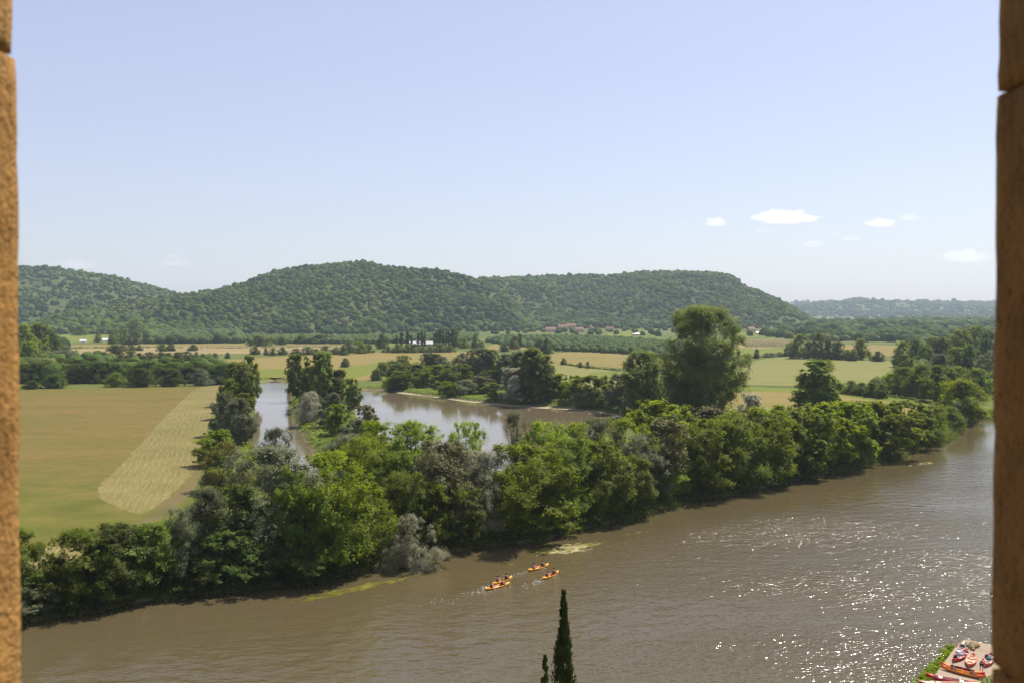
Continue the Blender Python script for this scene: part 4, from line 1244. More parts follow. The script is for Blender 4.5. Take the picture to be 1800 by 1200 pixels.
def tent(px, yb, wpx, hpx, label):
    p = at(px, yb); L = wpx * p.y / FOC; H = hpx * p.y / FOC
    root = empty("tent", p, 0.3); bm = bmesh.new(); n = 10
    vs = [[bm.verts.new((x, y * (1 - abs(2 * x / L) ** 6 * 0.1), z + 0.02)) for y, z in ((-L * 0.3, 0), (-L * 0.26, H * 0.45), (0, H * (1 - 0.12 * math.sin((x / L + 0.5) * math.pi))), (L * 0.26, H * 0.45), (L * 0.3, 0))] for x in np.linspace(-L / 2, L / 2, n)]
    for r0, r1 in zip(vs, vs[1:]):
        for k in range(4): bm.faces.new((r0[k], r1[k], r1[k + 1], r0[k + 1]))
    bm.faces.new(vs[0]); bm.faces.new(list(reversed(vs[-1])))
    bm_obj("canvas", bm, MAT['white'], root)
    bm = bmesh.new(); bm_box(bm, (0, -L * 0.285, H * 0.2), (L * 0.18, 0.15, H * 0.36)); bm_obj("door_flap", bm, MAT['wall_tan'], root)
    tag(root, label, 'tent', "tents on the green camp field")


tent(146, 602, 11, 6, "small white tent with an open dark side, left on the camp field")
tent(187, 600, 15, 6, "wide white tent on the camp field")
tent(246, 604, 11, 5, "cream tent at the foot of the third camp tree")
# castles on the far hill
for px, py, wpx, hpx, lab in ((1472, 552, 5, 6, "tiny pale tower house on the far blue hill"), (1510, 541, 12, 3, "long pale building on the crest of the far blue hill")):
    house("manor", px, py, wpx, hpx, 18, MAT['roof_brown'], MAT['wall_cream'], lab, 0.1, 0.5, 'building', windows=0, dist=5800)

# ------------------------------------------------------------------ castle wall around the opening
def stone_block(parent, c, s, seed, mat, amp=0.0018, cuts=26):
    """one dressed block: finely cut box with worn edges and tooled faces"""
    bm = bmesh.new()
    bmesh.ops.create_cube(bm, size=1.0)
    bmesh.ops.subdivide_edges(bm, edges=bm.edges[:], cuts=cuts, use_grid_fill=True)
    for v in bm.verts:
        q = Vector((v.co.x * s[0], v.co.y * s[1], v.co.z * s[2]))
        # rounded arrises
        r = 0.004
        inner = Vector((max(-s[0] / 2 + r, min(s[0] / 2 - r, q.x)), max(-s[1] / 2 + r, min(s[1] / 2 - r, q.y)), max(-s[2] / 2 + r, min(s[2] / 2 - r, q.z))))
        d = q - inner
        if d.length > 1e-6:
            q = inner + d.normalized() * min(d.length, r)
        w = q + Vector(c)
        n = mnoise.noise(w * 14 + Vector((seed, 0, 0))) * 1.0 + mnoise.noise(w * 60 + Vector((0, seed, 0))) * 0.5 + mnoise.noise(w * 110) * 0.25
        dn = d.normalized() if d.length > 1e-6 else Vector((0, 0, 0))
        v.co = q + dn * n * amp
    o = bm_obj("stone_block", bm, mat, parent, smooth=True, loc=c)
    return o


S = MAT['stone']
ymid, ylen = 0.63, 0.36             # blocks run from y = 0.45 to 0.81 (the outer face)
zpx = lambda y: CAMZ + 0.80 * (545 - y) / FOC
left = empty("stone_jamb", (0, 0, 0)); tag(left, "sunlit ochre stone jamb at the left edge of the view", 'wall', "stone sides of the opening")
right = empty("stone_jamb", (0, 0, 0)); tag(right, "shaded brown stone jamb at the right edge of the view", 'wall', "stone sides of the opening")


def course(parent, side, x_face, z0, z1, seed, mat, wid=0.5, gap=0.0012):
    c = (x_face + side * wid / 2, ymid, (z0 + z1) / 2)
    b = stone_block(parent, c, (wid, ylen, (z1 - z0) - gap), seed, mat)
    return b


lz = [39.30, zpx(1300), zpx(98), 40.62, 41.0]
for k, (a, b_) in enumerate(zip(lz, lz[1:])):
    course(left, -1, -0.4000 + (0, 0, -0.003, 0)[k], a, b_, k * 3.3 + 1, S[k % 3])
rz_ = [39.30, zpx(1178), zpx(163), 40.56, 41.0]
for k, (a, b_) in enumerate(zip(rz_, rz_[1:])):
    course(right, 1, 0.3905 + (-0.0005, 0, 0.0015, 0)[k], a, b_, k * 5.1 + 40, S[(k + 1) % 3])
bm = bmesh.new()
bm_box(bm, (-0.66, 0.63, 40.15), (0.46, 0.30, 1.6)); bm_obj("mortar_core", bm, MAT['rubble'], left)
bm = bmesh.new()
bm_box(bm, (0.66, 0.63, 40.15), (0.46, 0.30, 1.6)); bm_obj("mortar_core", bm, MAT['rubble'], right)
bm = bmesh.new(); bm_box(bm, (0, 0.64, 31.15), (14, 0.42, 16.26))
bm_obj("castle_wall", bm, MAT['rubble']); tag(bpy.data.objects["castle_wall"], "castle wall under the stone opening", 'wall')
bm = bmesh.new(); bm_box(bm, (0, -1.7, 31.4), (14, 4.2, 14.2)); tag(bm_obj("room_floor", bm, MAT['rubble']), kind='structure')
# the tower room the opening belongs to: wall on both sides, lintel, ceiling, side and rear walls
for c, sz, nm_ in (((-3.95, 0.64, 40.6), (6.1, 0.42, 2.6), "wall"), ((3.95, 0.64, 40.6), (6.1, 0.42, 2.6), "wall"), ((0, 0.64, 41.46), (1.78, 0.42, 0.90), "lintel_wall"),
                   ((0, -1.4, 42.1), (14, 5.2, 0.38), "ceiling"), ((-3.2, -1.7, 40.2), (0.4, 4.2, 3.38), "wall"), ((3.2, -1.7, 40.2), (0.4, 4.2, 3.38), "wall"), ((0, -3.6, 40.2), (5.98, 0.3, 3.38), "wall")):
    bm = bmesh.new(); bm_box(bm, c, sz); tag(bm_obj(nm_, bm, MAT['rubble']), kind='structure')

# ------------------------------------------------------------------ boats
def canoe_mesh(L, Wd, name, mat, inner=None, rocker=0.10):
    """open double-ended hull with real thickness, bow towards +x"""
    bm = bmesh.new()
    us = np.linspace(-1, 1, 25); ring = 9
    rows_o, rows_i = [], []
    for u in us:
        w = Wd / 2 * max(1 - abs(u) ** 2.3, 0.012); hgt = 0.33 + 0.17 * abs(u) ** 3; keel = 0.02 + rocker * abs(u) ** 4
        ro, ri = [], []
        for k in range(ring):
            a = math.pi * k / (ring - 1)
            y = -math.cos(a); zz = 1 - math.sin(a) ** 0.6
            ro.append(bm.verts.new((u * L / 2, y * w, keel + (hgt - keel) * zz)))
            ri.append(bm.verts.new((u * L / 2 * 0.985, y * max(w - 0.025, 0.004), keel + 0.03 + (hgt - keel - 0.03) * zz)))
        rows_o.append(ro); rows_i.append(ri)
    for a, b in zip(rows_o, rows_o[1:]):
        for k in range(ring - 1): bm.faces.new((a[k], a[k + 1], b[k + 1], b[k]))
    for a, b in zip(rows_i, rows_i[1:]):
        for k in range(ring - 1):
            f = bm.faces.new((a[k + 1], a[k], b[k], b[k + 1]))
            if inner: f.material_index = 1
    for i in range(len(us) - 1):
        for k in (0, ring - 1):
            q = (rows_o[i][k], rows_o[i + 1][k], rows_i[i + 1][k], rows_i[i][k])
            bm.faces.new(q)
    bm.faces.new([*rows_o[0], *reversed(rows_i[0])]); bm.faces.new([*reversed(rows_o[-1]), *rows_i[-1]])
    bmesh.ops.recalc_face_normals(bm, faces=bm.faces[:])
    me = bpy.data.meshes.new(name); bm.to_mesh(me); bm.free()
    for p in me.polygons: p.use_smooth = True
    me.materials.append(mat)
    if inner: me.materials.append(inner)
    return me


def kayak_deck(L, Wd, u0, u1, mat, z=0.36):
    """end deck of a boat between fractions u0 and u1 of its half length"""
    bm = bmesh.new(); rows = []
    for u in np.linspace(u0, u1, 8):
        w = Wd / 2 * max(1 - abs(u) ** 2.3, 0.012); hgt = 0.335 + 0.17 * abs(u) ** 3
        rows.append([bm.verts.new((u * L / 2, k * w, hgt + 0.06 * (1 - k * k))) for k in (-1, -0.5, 0, 0.5, 1)])
    for a, b in zip(rows, rows[1:]):
        for k in range(4): bm.faces.new((a[k], b[k], b[k + 1], a[k + 1]))
    bmesh.ops.recalc_face_normals(bm, faces=bm.faces[:])
    for f in bm.faces:
        if f.normal.z < 0: f.normal_flip()
    me = bpy.data.meshes.new("deck"); bm.to_mesh(me); bm.free()
    for p in me.polygons: p.use_smooth = True
    me.materials.append(mat)
    return me


def boat(name, L, Wd, hullm, innerm, deckm, label, group, loc, rz, cat, seatm=None, deck=0.62, sink=0.0):
    root = empty(name, (loc[0], loc[1], loc[2] - sink), rz)
    obj("hull", canoe_mesh(L, Wd, "hull", hullm, innerm), root)
    if deckm:
        obj("deck", kayak_deck(L, Wd, deck, 0.99, deckm), root)
        obj("deck", kayak_deck(L, Wd, -0.99, -deck, deckm), root)
    for x in (-0.42 * L / 2, 0.42 * L / 2):
        w = Wd * (1 - (abs(2 * x / L)) ** 2.3)
        bm = bmesh.new(); bm_box(bm, (x, 0, 0.27), (0.34, w - 0.06, 0.04)); bm_box(bm, (x - 0.17, 0, 0.36), (0.04, w * 0.55, 0.2))
        bm_obj("seat", bm, seatm or MAT['black'], root)
    bm = bmesh.new(); bm_tube(bm, [(0, -Wd / 2 + 0.02, 0.325), (0, Wd / 2 - 0.02, 0.325)], [0.022, 0.022], 6); bm_obj("thwart", bm, hullm, root)
    return tag(root, label, cat, group)


def skin_mesh(name, pts, edges, radii, mat, parent, root=0):
    me = bpy.data.meshes.new(name); me.from_pydata(pts, edges, []); me.update(); me.materials.append(mat)
    o = obj(name, me, parent)
    md = o.modifiers.new("skin", 'SKIN')
    for i, r in enumerate(radii):
        me.skin_vertices[0].data[i].radius = (r, r)
        me.skin_vertices[0].data[i].use_root = (i == root)
    md.use_smooth_shade = True
    ss = o.modifiers.new("sub", 'SUBSURF'); ss.levels = 1; ss.render_levels = 1
    return o


def figure(parent, J, vestm, shortm, hairm):
    """one skinned body from named joints, with clothing and hair as parts"""
    names, pts, rad, ed = [], [], [], []
    def add(n, p, r, link_to=None):
        names.append(n); pts.append(tuple(p)); rad.append(r)
        if link_to: ed.append((names.index(link_to), len(names) - 1))
    add('pelvis', J['pelvis'], 0.125); add('waist', J['waist'], 0.115, 'pelvis'); add('chest', J['chest'], 0.14, 'waist'); add('neck', J['neck'], 0.055, 'chest')
    nk, hd = Vector(J['neck']), Vector(J['head'])
    add('jaw', nk.lerp(hd, 0.55), 0.075, 'neck'); add('head', hd, 0.098, 'jaw'); up = (hd - nk).normalized(); add('crown_', hd + up * 0.09, 0.06, 'head')
    fw = Vector(J['face']); add('nose', hd.lerp(nk, 0.15) + fw * 0.105, 0.018, 'head')
    for s in ('l', 'r'):
        add('sh' + s, J['sh' + s], 0.062, 'chest'); add('el' + s, J['el' + s], 0.043, 'sh' + s); add('wr' + s, J['wr' + s], 0.03, 'el' + s)
        e, w = Vector(J['el' + s]), Vector(J['wr' + s]); d = (w - e).normalized(); sd2 = d.cross(Vector((0, 0, 1))).normalized(); dn = sd2.cross(d).normalized()
        add('palm' + s, w + d * 0.07, 0.034, 'wr' + s)
        for k, ln in enumerate((0.075, 0.085, 0.08, 0.06)):
            b = w + d * 0.12 + sd2 * (0.030 * (k - 1.5)); add('f%d%s' % (k, s), b, 0.010, 'palm' + s); add('g%d%s' % (k, s), b + d * ln * 0.4 - dn * ln * 0.6, 0.009, 'f%d%s' % (k, s))
        add('th' + s, w + d * 0.06 - sd2 * 0.05 - dn * 0.02, 0.012, 'palm' + s)
        add('hip' + s, J['hip' + s], 0.095, 'pelvis'); add('kn' + s, J['kn' + s], 0.062, 'hip' + s); add('an' + s, J['an' + s], 0.04, 'kn' + s); add('toe' + s, J['toe' + s], 0.034, 'an' + s)
    skin_mesh("body", pts, ed, rad, MAT['skin'], parent)
    c = [J['waist'], J['chest'], Vector(J['chest']).lerp(Vector(J['neck']), 0.55)]
    p2 = [tuple(Vector(J['pelvis']).lerp(Vector(J['waist']), 0.4))] + [tuple(x) for x in c] + [tuple(Vector(J['chest']).lerp(Vector(J['sh' + s]), 0.9)) for s in 'lr']
    skin_mesh("vest", p2, [(0, 1), (1, 2), (2, 3), (2, 4), (2, 5)], [0.145, 0.15, 0.17, 0.09, 0.085, 0.085], vestm, parent)
    p3 = [tuple(J['pelvis'])] + [tuple(Vector(J[a + s]).lerp(Vector(J[b + s]), t)) for s in 'lr' for a, b, t in (('hip', 'kn', 0), ('hip', 'kn', 0.55))]
    skin_mesh("shorts", p3, [(0, 1), (1, 2), (0, 3), (3, 4)], [0.145, 0.112, 0.09, 0.112, 0.09], shortm, parent)
    bk = hd - fw * 0.025 + up * 0.03
    skin_mesh("hair", [tuple(bk), tuple(bk + up * 0.06), tuple(hd - fw * 0.07)], [(0, 1), (0, 2)], [0.104, 0.075, 0.07], hairm, parent)
    for s in 'lr':
        skin_mesh("shoe", [tuple(J['an' + s]), tuple(J['toe' + s])], [(0, 1)], [0.052, 0.045], MAT['black'], parent)


def V3(*a): return Vector(a)


def paddler(loc, rz, high, vestm, shortm, label, group, paddlem, paddle_label):
    """seated, facing +x, both hands on the paddle shaft; high = side of the raised blade"""
    root = empty("person", loc, rz)
    s = 1 if high == 'l' else -1
    c = V3(0.43, 0.0, 0.50); d = V3(0.10, s * 0.78, 0.52).normalized()
    hl, hr = c + d * 0.30 * s, c - d * 0.30 * s
    J = dict(pelvis=V3(0, 0, 0.11), waist=V3(0.01, 0, 0.28), chest=V3(0.04, 0, 0.47), neck=V3(0.06, 0, 0.62), head=V3(0.09, 0, 0.77), face=V3(1, 0, 0),
             shl=V3(0.05, 0.19, 0.55), shr=V3(0.05, -0.19, 0.55), wrl=hl - V3(0.07, 0, 0), wrr=hr - V3(0.07, 0, 0),
             hipl=V3(0.05, 0.10, 0.09), hipr=V3(0.05, -0.10, 0.09), knl=V3(0.46, 0.17, 0.27), knr=V3(0.46, -0.17, 0.27), anl=V3(0.84, 0.12, 0.05), anr=V3(0.84, -0.12, 0.05), toel=V3(0.92, 0.13, 0.16), toer=V3(0.92, -0.13, 0.16))
    for q in 'lr':
        m_ = (J['sh' + q] + J['wr' + q]) / 2; J['el' + q] = m_ + V3(-0.02, 0.08 * (1 if q == 'l' else -1), -0.13)
    figure(root, J, vestm, shortm, MAT['hair'])
    tag(root, label, 'person', group)
    pr = empty("paddle", Vector(loc), rz)
    bm = bmesh.new(); bm_tube(bm, [c - d * 0.82, c + d * 0.82], [0.017, 0.017], 6); bm_obj("shaft", bm, MAT['metal'], pr)
    for k in (-1, 1):
        bm = bmesh.new(); e = c + d * k * 0.80; n = V3(1, 0, 0).cross(d).normalized(); t = V3(1, 0, 0)
        prof = [(0.0, 0.02), (0.08, 0.075), (0.22, 0.10), (0.36, 0.09), (0.44, 0.03)]
        for q in (-0.008, 0.008):
            lo = [bm.verts.new(e + d * k * a - n * b_ + t * q) for a, b_ in prof]; hi = [bm.verts.new(e + d * k * a + n * b_ + t * q) for a, b_ in prof]
            for i in range(4): bm.faces.new((lo[i], lo[i + 1], hi[i + 1], hi[i]))
        bm_obj("blade", bm, paddlem, pr)
    tag(pr, paddle_label, 'paddle', "paddles held by the paddlers")
    return root


YK = [((852, 1036), (895, 1025), "nearest orange yellow canoe of four, its wake longest, beside another one", "the nearest canoe", ('r', 'l'), ('maroon', 'maroon')),
      ((864, 1027), (901, 1014), "orange yellow canoe just behind the nearest one", "the canoe just behind the nearest one", ('l', 'l'), ('navy', 'navy')),
      ((927, 1003), (965, 992), "farthest orange yellow canoe, closest to the weed patch", "the canoe closest to the weed patch", ('r', 'l'), ('grey', 'navy')),
      ((952, 1018), (983, 1004), "orange yellow canoe in the lead, farthest right of the four", "the canoe farthest right of the four", ('l', 'l'), ('maroon', 'teal'))]
for (sx_, sy_), (bx_, by_), lab, short, highs, vests in YK:
    a, b = at(sx_, sy_, 0.15), at(bx_, by_, 0.15)
    c = (a + b) / 2; rz = math.atan2(b.y - a.y, b.x - a.x)
    L = 4.9
    boat("canoe", L, 0.95, MAT['yellow'], MAT['orange'], MAT['yellow'], lab, "orange yellow canoes paddling up the river", (c.x, c.y, 0.0), rz, 'canoe', sink=0.06)
    f = Vector((math.cos(rz), math.sin(rz), 0))
    for k, (off, hi_, vm) in enumerate(zip((-1.15, 0.95), highs, vests)):
        p = Vector((c.x, c.y, 0.20)) + f * off
        paddler(p, rz, hi_, MAT[vm], MAT['black'], "%s paddler in a dark vest seated in %s" % (("rear", "front")[k], short), "paddlers in the orange yellow canoes", MAT['yellow'], "yellow bladed paddle of the %s paddler in %s" % (("rear", "front")[k], short))
    # wake: flecks of foam behind and beside the hull
    bm = bmesh.new()
    for k in range(75):
        back = abs(random.gauss(0, 1)) * (5.5 if 'nearest orange' in lab else 2.8)
        side = random.gauss(0, 0.35 + back * 0.08)
        if k % 3 == 0: back, side = random.uniform(-4.0, 0), random.choice((-1, 1)) * (0.5 + abs(random.gauss(0, 0.22)))
        q = Vector((c.x, c.y, 0)) - f * (2.4 + back) + Vector((-f.y, f.x, 0)) * side
        r = random.uniform(0.02, 0.075); n_ = random.randint(5, 7)
        vs = [bm.verts.new(q + Vector((math.cos(i * 6.283 / n_) * r * random.uniform(1.0, 3.0), math.sin(i * 6.283 / n_) * r * random.uniform(0.5, 1.1), 0.035))) for i in range(n_)]
        top = bm.verts.new(q + Vector((0, 0, 0.035 + r * 0.5)))
        for i in range(n_): bm.faces.new((vs[i], vs[(i + 1) % n_], top))
    tag(bm_obj("wake_foam", bm, MAT['foam']), kind='stuff')

# the boat half hidden by the right jamb
a = at(1748, 1043, 0.1)
boat("canoe", 4.6, 0.9, MAT['metal'], MAT['inside'], None, "dark canoe slipping behind the shaded stone jamb on the open river", None, (a.x + 1.4, a.y, 0.0), 0.2, 'canoe', sink=0.06)
paddler((a.x - 0.1, a.y - 0.28, 0.22), 0.2, 'r', MAT['black'], MAT['black'], "paddler in black beside the shaded stone jamb", None, MAT['red'], "red bladed paddle beside the shaded stone jamb")

# ------------------------------------------------------------------ landing with hire canoes
SZ = 0.95
plat = [at(x, y, SZ).xy for x, y in ((1686, 1129), (1704, 1124), (1752, 1134), (1900, 1150), (1960, 1300), (1560, 1300), (1632, 1200), (1660, 1163))]
bm = bmesh.new()
P_ = catmull([Vector((p.x, p.y, 0)) for p in plat], 3)
top = [bm.verts.new((p.x, p.y, SZ)) for p in P_]; bot = [bm.verts.new((p.x, p.y, -1.0)) for p in P_]
bm.faces.new(top)
for i in range(len(P_)): bm.faces.new((top[i], bot[i], bot[(i + 1) % len(P_)], top[(i + 1) % len(P_)]))
bmesh.ops.recalc_face_normals(bm, faces=bm.faces[:])
tag(bm_obj("landing_stage", bm, MAT['slab']), kind='structure')
edge = [at(x, y, SZ).xy for x, y in ((1690, 1130), (1662, 1163), (1640, 1187), (1610, 1225))]
E = []
for a, b in zip(edge, edge[1:]):
    for k in range(90):
        p = a.lerp(b, random.random()); E.append((p.x - random.uniform(-0.2, 1.5) * 0.8, p.y + random.uniform(-0.2, 1.5) * 0.5, random.uniform(0.1, 0.8)))
leaf_cloud("bank_grass", np.array(E), 0.22, LEAF['bright'], 0.35, per=22)
# heap of pale rubble at the landing's corner
heap = empty("rubble_heap", at(1704, 1137, SZ)); tag(heap, "heap of pale stones and dry brush at the landing's river corner", 'rubble')
for k in range(26):
    bm = bmesh.new(); bmesh.ops.create_icosphere(bm, subdivisions=1, radius=random.uniform(0.14, 0.34))
    for v in bm.verts: v.co *= 1 + 0.3 * mnoise.noise(v.co * 3 + Vector((k, 0, 0)))
    aa, rr_ = random.uniform(0, 6.28), random.random() ** 0.6 * 1.3
    bm_obj("stone", bm, MAT['rubble'] if k % 3 else MAT['sand'], heap, loc=(math.cos(aa) * rr_, math.sin(aa) * rr_ * 0.9, 0.12 + 0.25 * (1.3 - rr_)))


def beached(p0, p1, L, Wd, hull, inner, deck, label, dk=0.62, seat=None, lift=0.0, name="canoe", tilt=0.0):
    a, b = at(p0[0], p0[1], SZ + 0.2), at(p1[0], p1[1], SZ + 0.2)
    c = (a + b) / 2
    o = boat(name, L, Wd, hull, inner, deck, label, "hire canoes on the landing", (c.x, c.y, SZ + 0.01 + lift), math.atan2(b.y - a.y, b.x - a.x), 'canoe', seat, dk)
    o.rotation_euler.x = tilt
    return o


beached((1675, 1162), (1701, 1142), 4.6, 1.15, MAT['red'], MAT['inside'], None, "red open canoe loaded with dark gear at the river side of the landing", seat=MAT['white'])
beached((1702, 1173), (1712, 1147), 4.6, 1.15, MAT['red'], MAT['cream'], None, "red open canoe with pale inside and cream benches, second from the river", seat=MAT['cream'])
beached((1731, 1173), (1744, 1146), 4.6, 1.15, MAT['red'], MAT['inside'], None, "red open canoe next to the bending person", seat=MAT['white'])
beached((1683, 1148), (1695, 1131), 4.2, 0.8, MAT['paleblue'], MAT['inside'], MAT['paleblue'], "pale blue canoe at the landing's grassy river edge")
beached((1664, 1174), (1722, 1189), 4.8, 0.9, MAT['orange'], MAT['yellow'], MAT['red'], "orange and yellow canoe with red ends lying across the landing", 0.72)
beached((1666, 1170), (1719, 1183), 4.6, 0.8, MAT['red'], MAT['maroon'], MAT['orange'], "red canoe lying directly behind the orange and yellow one", 0.55)
beached((1641, 1189), (1703, 1200), 4.9, 0.9, MAT['red'], MAT['inside'], MAT['red'], "red canoe with white seats, second lowest on the landing", 0.7, seat=MAT['white'])
beached((1622, 1201), (1718, 1203), 6.4, 1.0, MAT['red'], MAT['cream'], MAT['cream'], "longest red canoe with a cream deck at the bottom edge of the landing", 0.3)


def gear(px, py, zz, sc, mat, label, name="dry_bag", cat="bag"):
    p = at(px, py, SZ + zz)
    bm = bmesh.new(); bmesh.ops.create_icosphere(bm, subdivisions=2, radius=0.3)
    for v in bm.verts:
        v.co = Vector((v.co.x * sc[0], v.co.y * sc[1], v.co.z * sc[2])) * (1 + 0.22 * mnoise.noise(v.co * 6 + Vector((px, 0, 0))))
    o = bm_obj(name, bm, MAT[mat], smooth=True, loc=p)
    return tag(o, label, cat, "gear stowed in the hire canoes")


gear(1682, 1153, 0.35, (1.3, 0.9, 0.7), 'black', "black bag in the near end of the loaded red canoe")
gear(1690, 1150, 0.35, (1.0, 0.8, 0.6), 'grey', "grey bag in the middle of the loaded red canoe")
gear(1697, 1145, 0.35, (1.2, 1.0, 0.7), 'maroon', "dark red bag in the far end of the loaded red canoe")
gear(1738, 1157, 0.35, (1.0, 1.0, 0.8), 'teal', "dark teal bag in the canoe next to the bending person")
gear(1735, 1152, 0.35, (0.8, 0.8, 0.7), 'navy', "navy bag in the canoe next to the bending person")
# person bending over the third canoe
pb = at(1725, 1181, SZ); rp = empty("person", (pb.x, pb.y, SZ), R(50))
J = dict(pelvis=V3(0, 0, 0.92), waist=V3(0.12, 0, 1.05), chest=V3(0.32, 0, 1.14), neck=V3(0.48, 0, 1.17), head=V3(0.62, 0, 1.13), face=V3(0.5, 0, -0.86),
         shl=V3(0.38, 0.18, 1.14), shr=V3(0.38, -0.18, 1.14), ell=V3(0.46, 0.24, 0.88), elr=V3(0.46, -0.24, 0.88), wrl=V3(0.58, 0.18, 0.66), wrr=V3(0.58, -0.18, 0.66),
         hipl=V3(0, 0.10, 0.88), hipr=V3(0, -0.10, 0.88), knl=V3(0.05, 0.13, 0.48), knr=V3(0.02, -0.13, 0.48), anl=V3(-0.02, 0.14, 0.08), anr=V3(-0.04, -0.14, 0.08), toel=V3(0.14, 0.15, 0.045), toer=V3(0.12, -0.15, 0.045))
figure(rp, J, MAT['maroon'], MAT['black'], MAT['hair'])
tag(rp, "person in a dark red top bending over a red canoe on the landing", 'person')
for k, px in enumerate((1726, 1735, 1742)):
    p = at(px, 1212, SZ)
    bm = bmesh.new(); bm_tube(bm, [(0, 0, 0), (0, 0, 1.15)], [0.05, 0.05], 8); bm_tube(bm, [(0, 0, 1.13), (0, 0, 1.2)], [0.07, 0.05], 8)
    tag(bm_obj("mooring_post", bm, MAT['metal'], loc=p), ("tallest dark post at the landing's lower edge", "middle dark post at the landing's lower edge", "dark post closest to the shaded stone jamb")[k], 'post', "posts on the landing")

# weed beds lying on the river
def weed(px, py, rx, ry, mat, n, seed):
    r = random.Random(seed); bm = bmesh.new(); c = at(px, py, 0.0)
    t = Vector((0.80, 0.60, 0)); s_ = Vector((-0.6, 0.8, 0))
    for k in range(n):
        q = c + t * r.gauss(0, rx) + s_ * r.gauss(0, ry); L_ = r.uniform(0.2, 1.3); w_ = L_ * r.uniform(0.05, 0.2); m_ = 8
        an = r.gauss(0, 0.18); tt = Vector((t.x * math.cos(an) - t.y * math.sin(an), t.x * math.sin(an) + t.y * math.cos(an), 0)); ss = Vector((-tt.y, tt.x, 0))
        vs = [bm.verts.new(q + tt * math.cos(i * 6.283 / m_) * L_ * r.uniform(0.7, 1.1) + ss * math.sin(i * 6.283 / m_) * w_ * r.uniform(0.6, 1.2) + Vector((0, 0, 0.02 + k * 0.0001))) for i in range(m_)]
        tp = bm.verts.new(q + Vector((0, 0, 0.06 + k * 0.0001)))
        for i in range(m_): bm.faces.new((vs[i], vs[(i + 1) % m_], tp))
    tag(bm_obj("river_weed", bm, MAT[mat]), kind='stuff')


weed(1000, 964, 2.4, 1.1, 'weedpale', 240, 1)
weed(962, 966, 1.6, 0.6, 'weed', 78, 2)
weed(1022, 958, 2.0, 0.6, 'weed', 72, 3)
weed(620, 1035, 3.2, 0.5, 'weed', 138, 4)
weed(585, 1046, 3.0, 0.35, 'weed', 60, 5)
weed(665, 1024, 3.0, 0.5, 'weed', 78, 6)
weed(895, 992, 0.8, 0.3, 'weed', 8, 7)
weed(1090, 955, 1.6, 0.3, 'weed', 10, 8)
weed(1120, 936, 2.2, 0.35, 'weed', 10, 9)
weed(1625, 815, 3.0, 0.8, 'weedpale', 20, 10)
weed(525, 755, 6.0, 2.0, 'weedpale', 40, 11)
weed(535, 790, 5.0, 2.0, 'weed', 40, 12)

# ------------------------------------------------------------------ birds
for k, (px, py) in enumerate(((433, 210), (419, 240), (399, 369))):
    p = at_dist(px, py, 190 + 20 * k)
    root = empty("bird", p, random.uniform(0, 3))
    bm = bmesh.new(); bm_tube(bm, [(-0.16, 0, 0), (-0.05, 0, 0.01), (0.08, 0, 0.01), (0.15, 0, 0)], [0.008, 0.032, 0.03, 0.008], 7); bm_obj("body", bm, MAT['black'], root)
    for s in (-1, 1):
        bm = bmesh.new(); v = [bm.verts.new(q) for q in ((0.05, 0.02 * s, 0.015), (-0.05, 0.02 * s, 0.015), (-0.06, 0.18 * s, 0.06), (-0.10, 0.33 * s, 0.02), (0.02, 0.20 * s, 0.065), (0.0, 0.1 * s, 0.045))]
        bm.faces.new((v[0], v[1], v[2], v[4])); bm.faces.new((v[4], v[2], v[3]))
        bm_obj("wing", bm, MAT['black'], root)
    tag(root, ("small dark bird highest in the sky at the left", "small dark bird just below the highest one", "small dark bird lowest, above the left hills")[k], 'bird', "birds in the left sky")

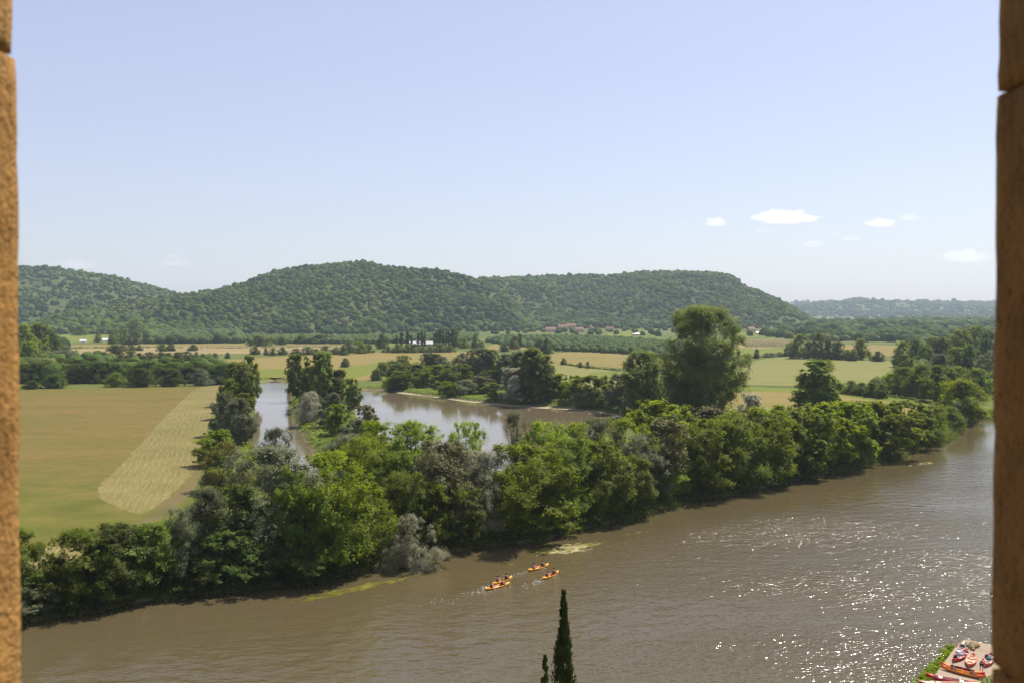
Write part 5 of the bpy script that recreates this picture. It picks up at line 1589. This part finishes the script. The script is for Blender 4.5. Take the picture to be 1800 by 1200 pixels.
# ------------------------------------------------------------------ clouds: thin lumpy bodies of mist far beyond the hills
cm = M("cloud_mist")
cm.l.new(cm.node("ShaderNodeVolumePrincipled", {"Color": (1, 1, 1, 1), "Density": 0.0045, "Anisotropy": 0.5}).outputs[0], cm.out.inputs["Volume"])
cm2 = M("cloud_mist_thin")
cm2.l.new(cm2.node("ShaderNodeVolumePrincipled", {"Color": (1, 1, 1, 1), "Density": 0.0014, "Anisotropy": 0.5}).outputs[0], cm2.out.inputs["Volume"])


def cloud(x0, y0, x1, y1, label, thin=False, D=16000):
    a, b = at_dist(x0, y1, D), at_dist(x1, y0, D)
    c = (a + b) / 2; L = (b.x - a.x) / 2; H = (b.z - a.z) / 2
    bm = bmesh.new(); bmesh.ops.create_icosphere(bm, subdivisions=5, radius=1.0)
    for v in bm.verts:
        p = v.co.copy(); q = Vector((p.x * L / H * 0.8, p.y * 1.6, p.z)) + Vector((x0, y0, 0))
        n = 1 + 0.45 * mnoise.noise(q * 1.1) + 0.30 * mnoise.noise(q * 2.6) + 0.18 * mnoise.noise(q * 6.0)
        n = max(n, 0.15)
        z = p.z * n
        if z < 0: z *= 0.55
        v.co = (p.x * L * n, p.y * L * 0.55 * n, z * H * 1.25)
    o = bm_obj("cloud", bm, (cm2 if thin else cm).m, smooth=True, loc=c)
    return tag(o, label, 'cloud', "small fair weather clouds")


cloud(1330, 373, 1434, 397, "largest bright cloud, long and flat bottomed, over the right valley")
cloud(1240, 384, 1278, 401, "small bright cloud left of the largest one")
cloud(1522, 387, 1572, 402, "pointed bright cloud right of the largest one")
cloud(1478, 416, 1514, 424, "thin flat cloud low between the largest and the pointed one", True)
cloud(1458, 410, 1480, 416, "tiny wisp left of the thin flat cloud", True)
cloud(1580, 377, 1616, 391, "faint wisp right of the pointed cloud", True)
cloud(1656, 441, 1732, 466, "wide faint cloud nearest the shaded stone jamb", True)
cloud(1193, 391, 1212, 396, "tiny faint wisp at the left end of the right clouds", True)
cloud(1322, 402, 1366, 410, "faint wisp under the largest cloud", True)
cloud(1408, 424, 1446, 438, "faint smudge of cloud below the largest one", True)
cloud(292, 446, 320, 455, "small cloud, upper one over the left hill gap", True)
cloud(280, 458, 338, 470, "flat cloud, lower one over the left hill gap", True)
cloud(84, 459, 170, 476, "faint low cloud above the left hill beside the sunlit jamb", True)
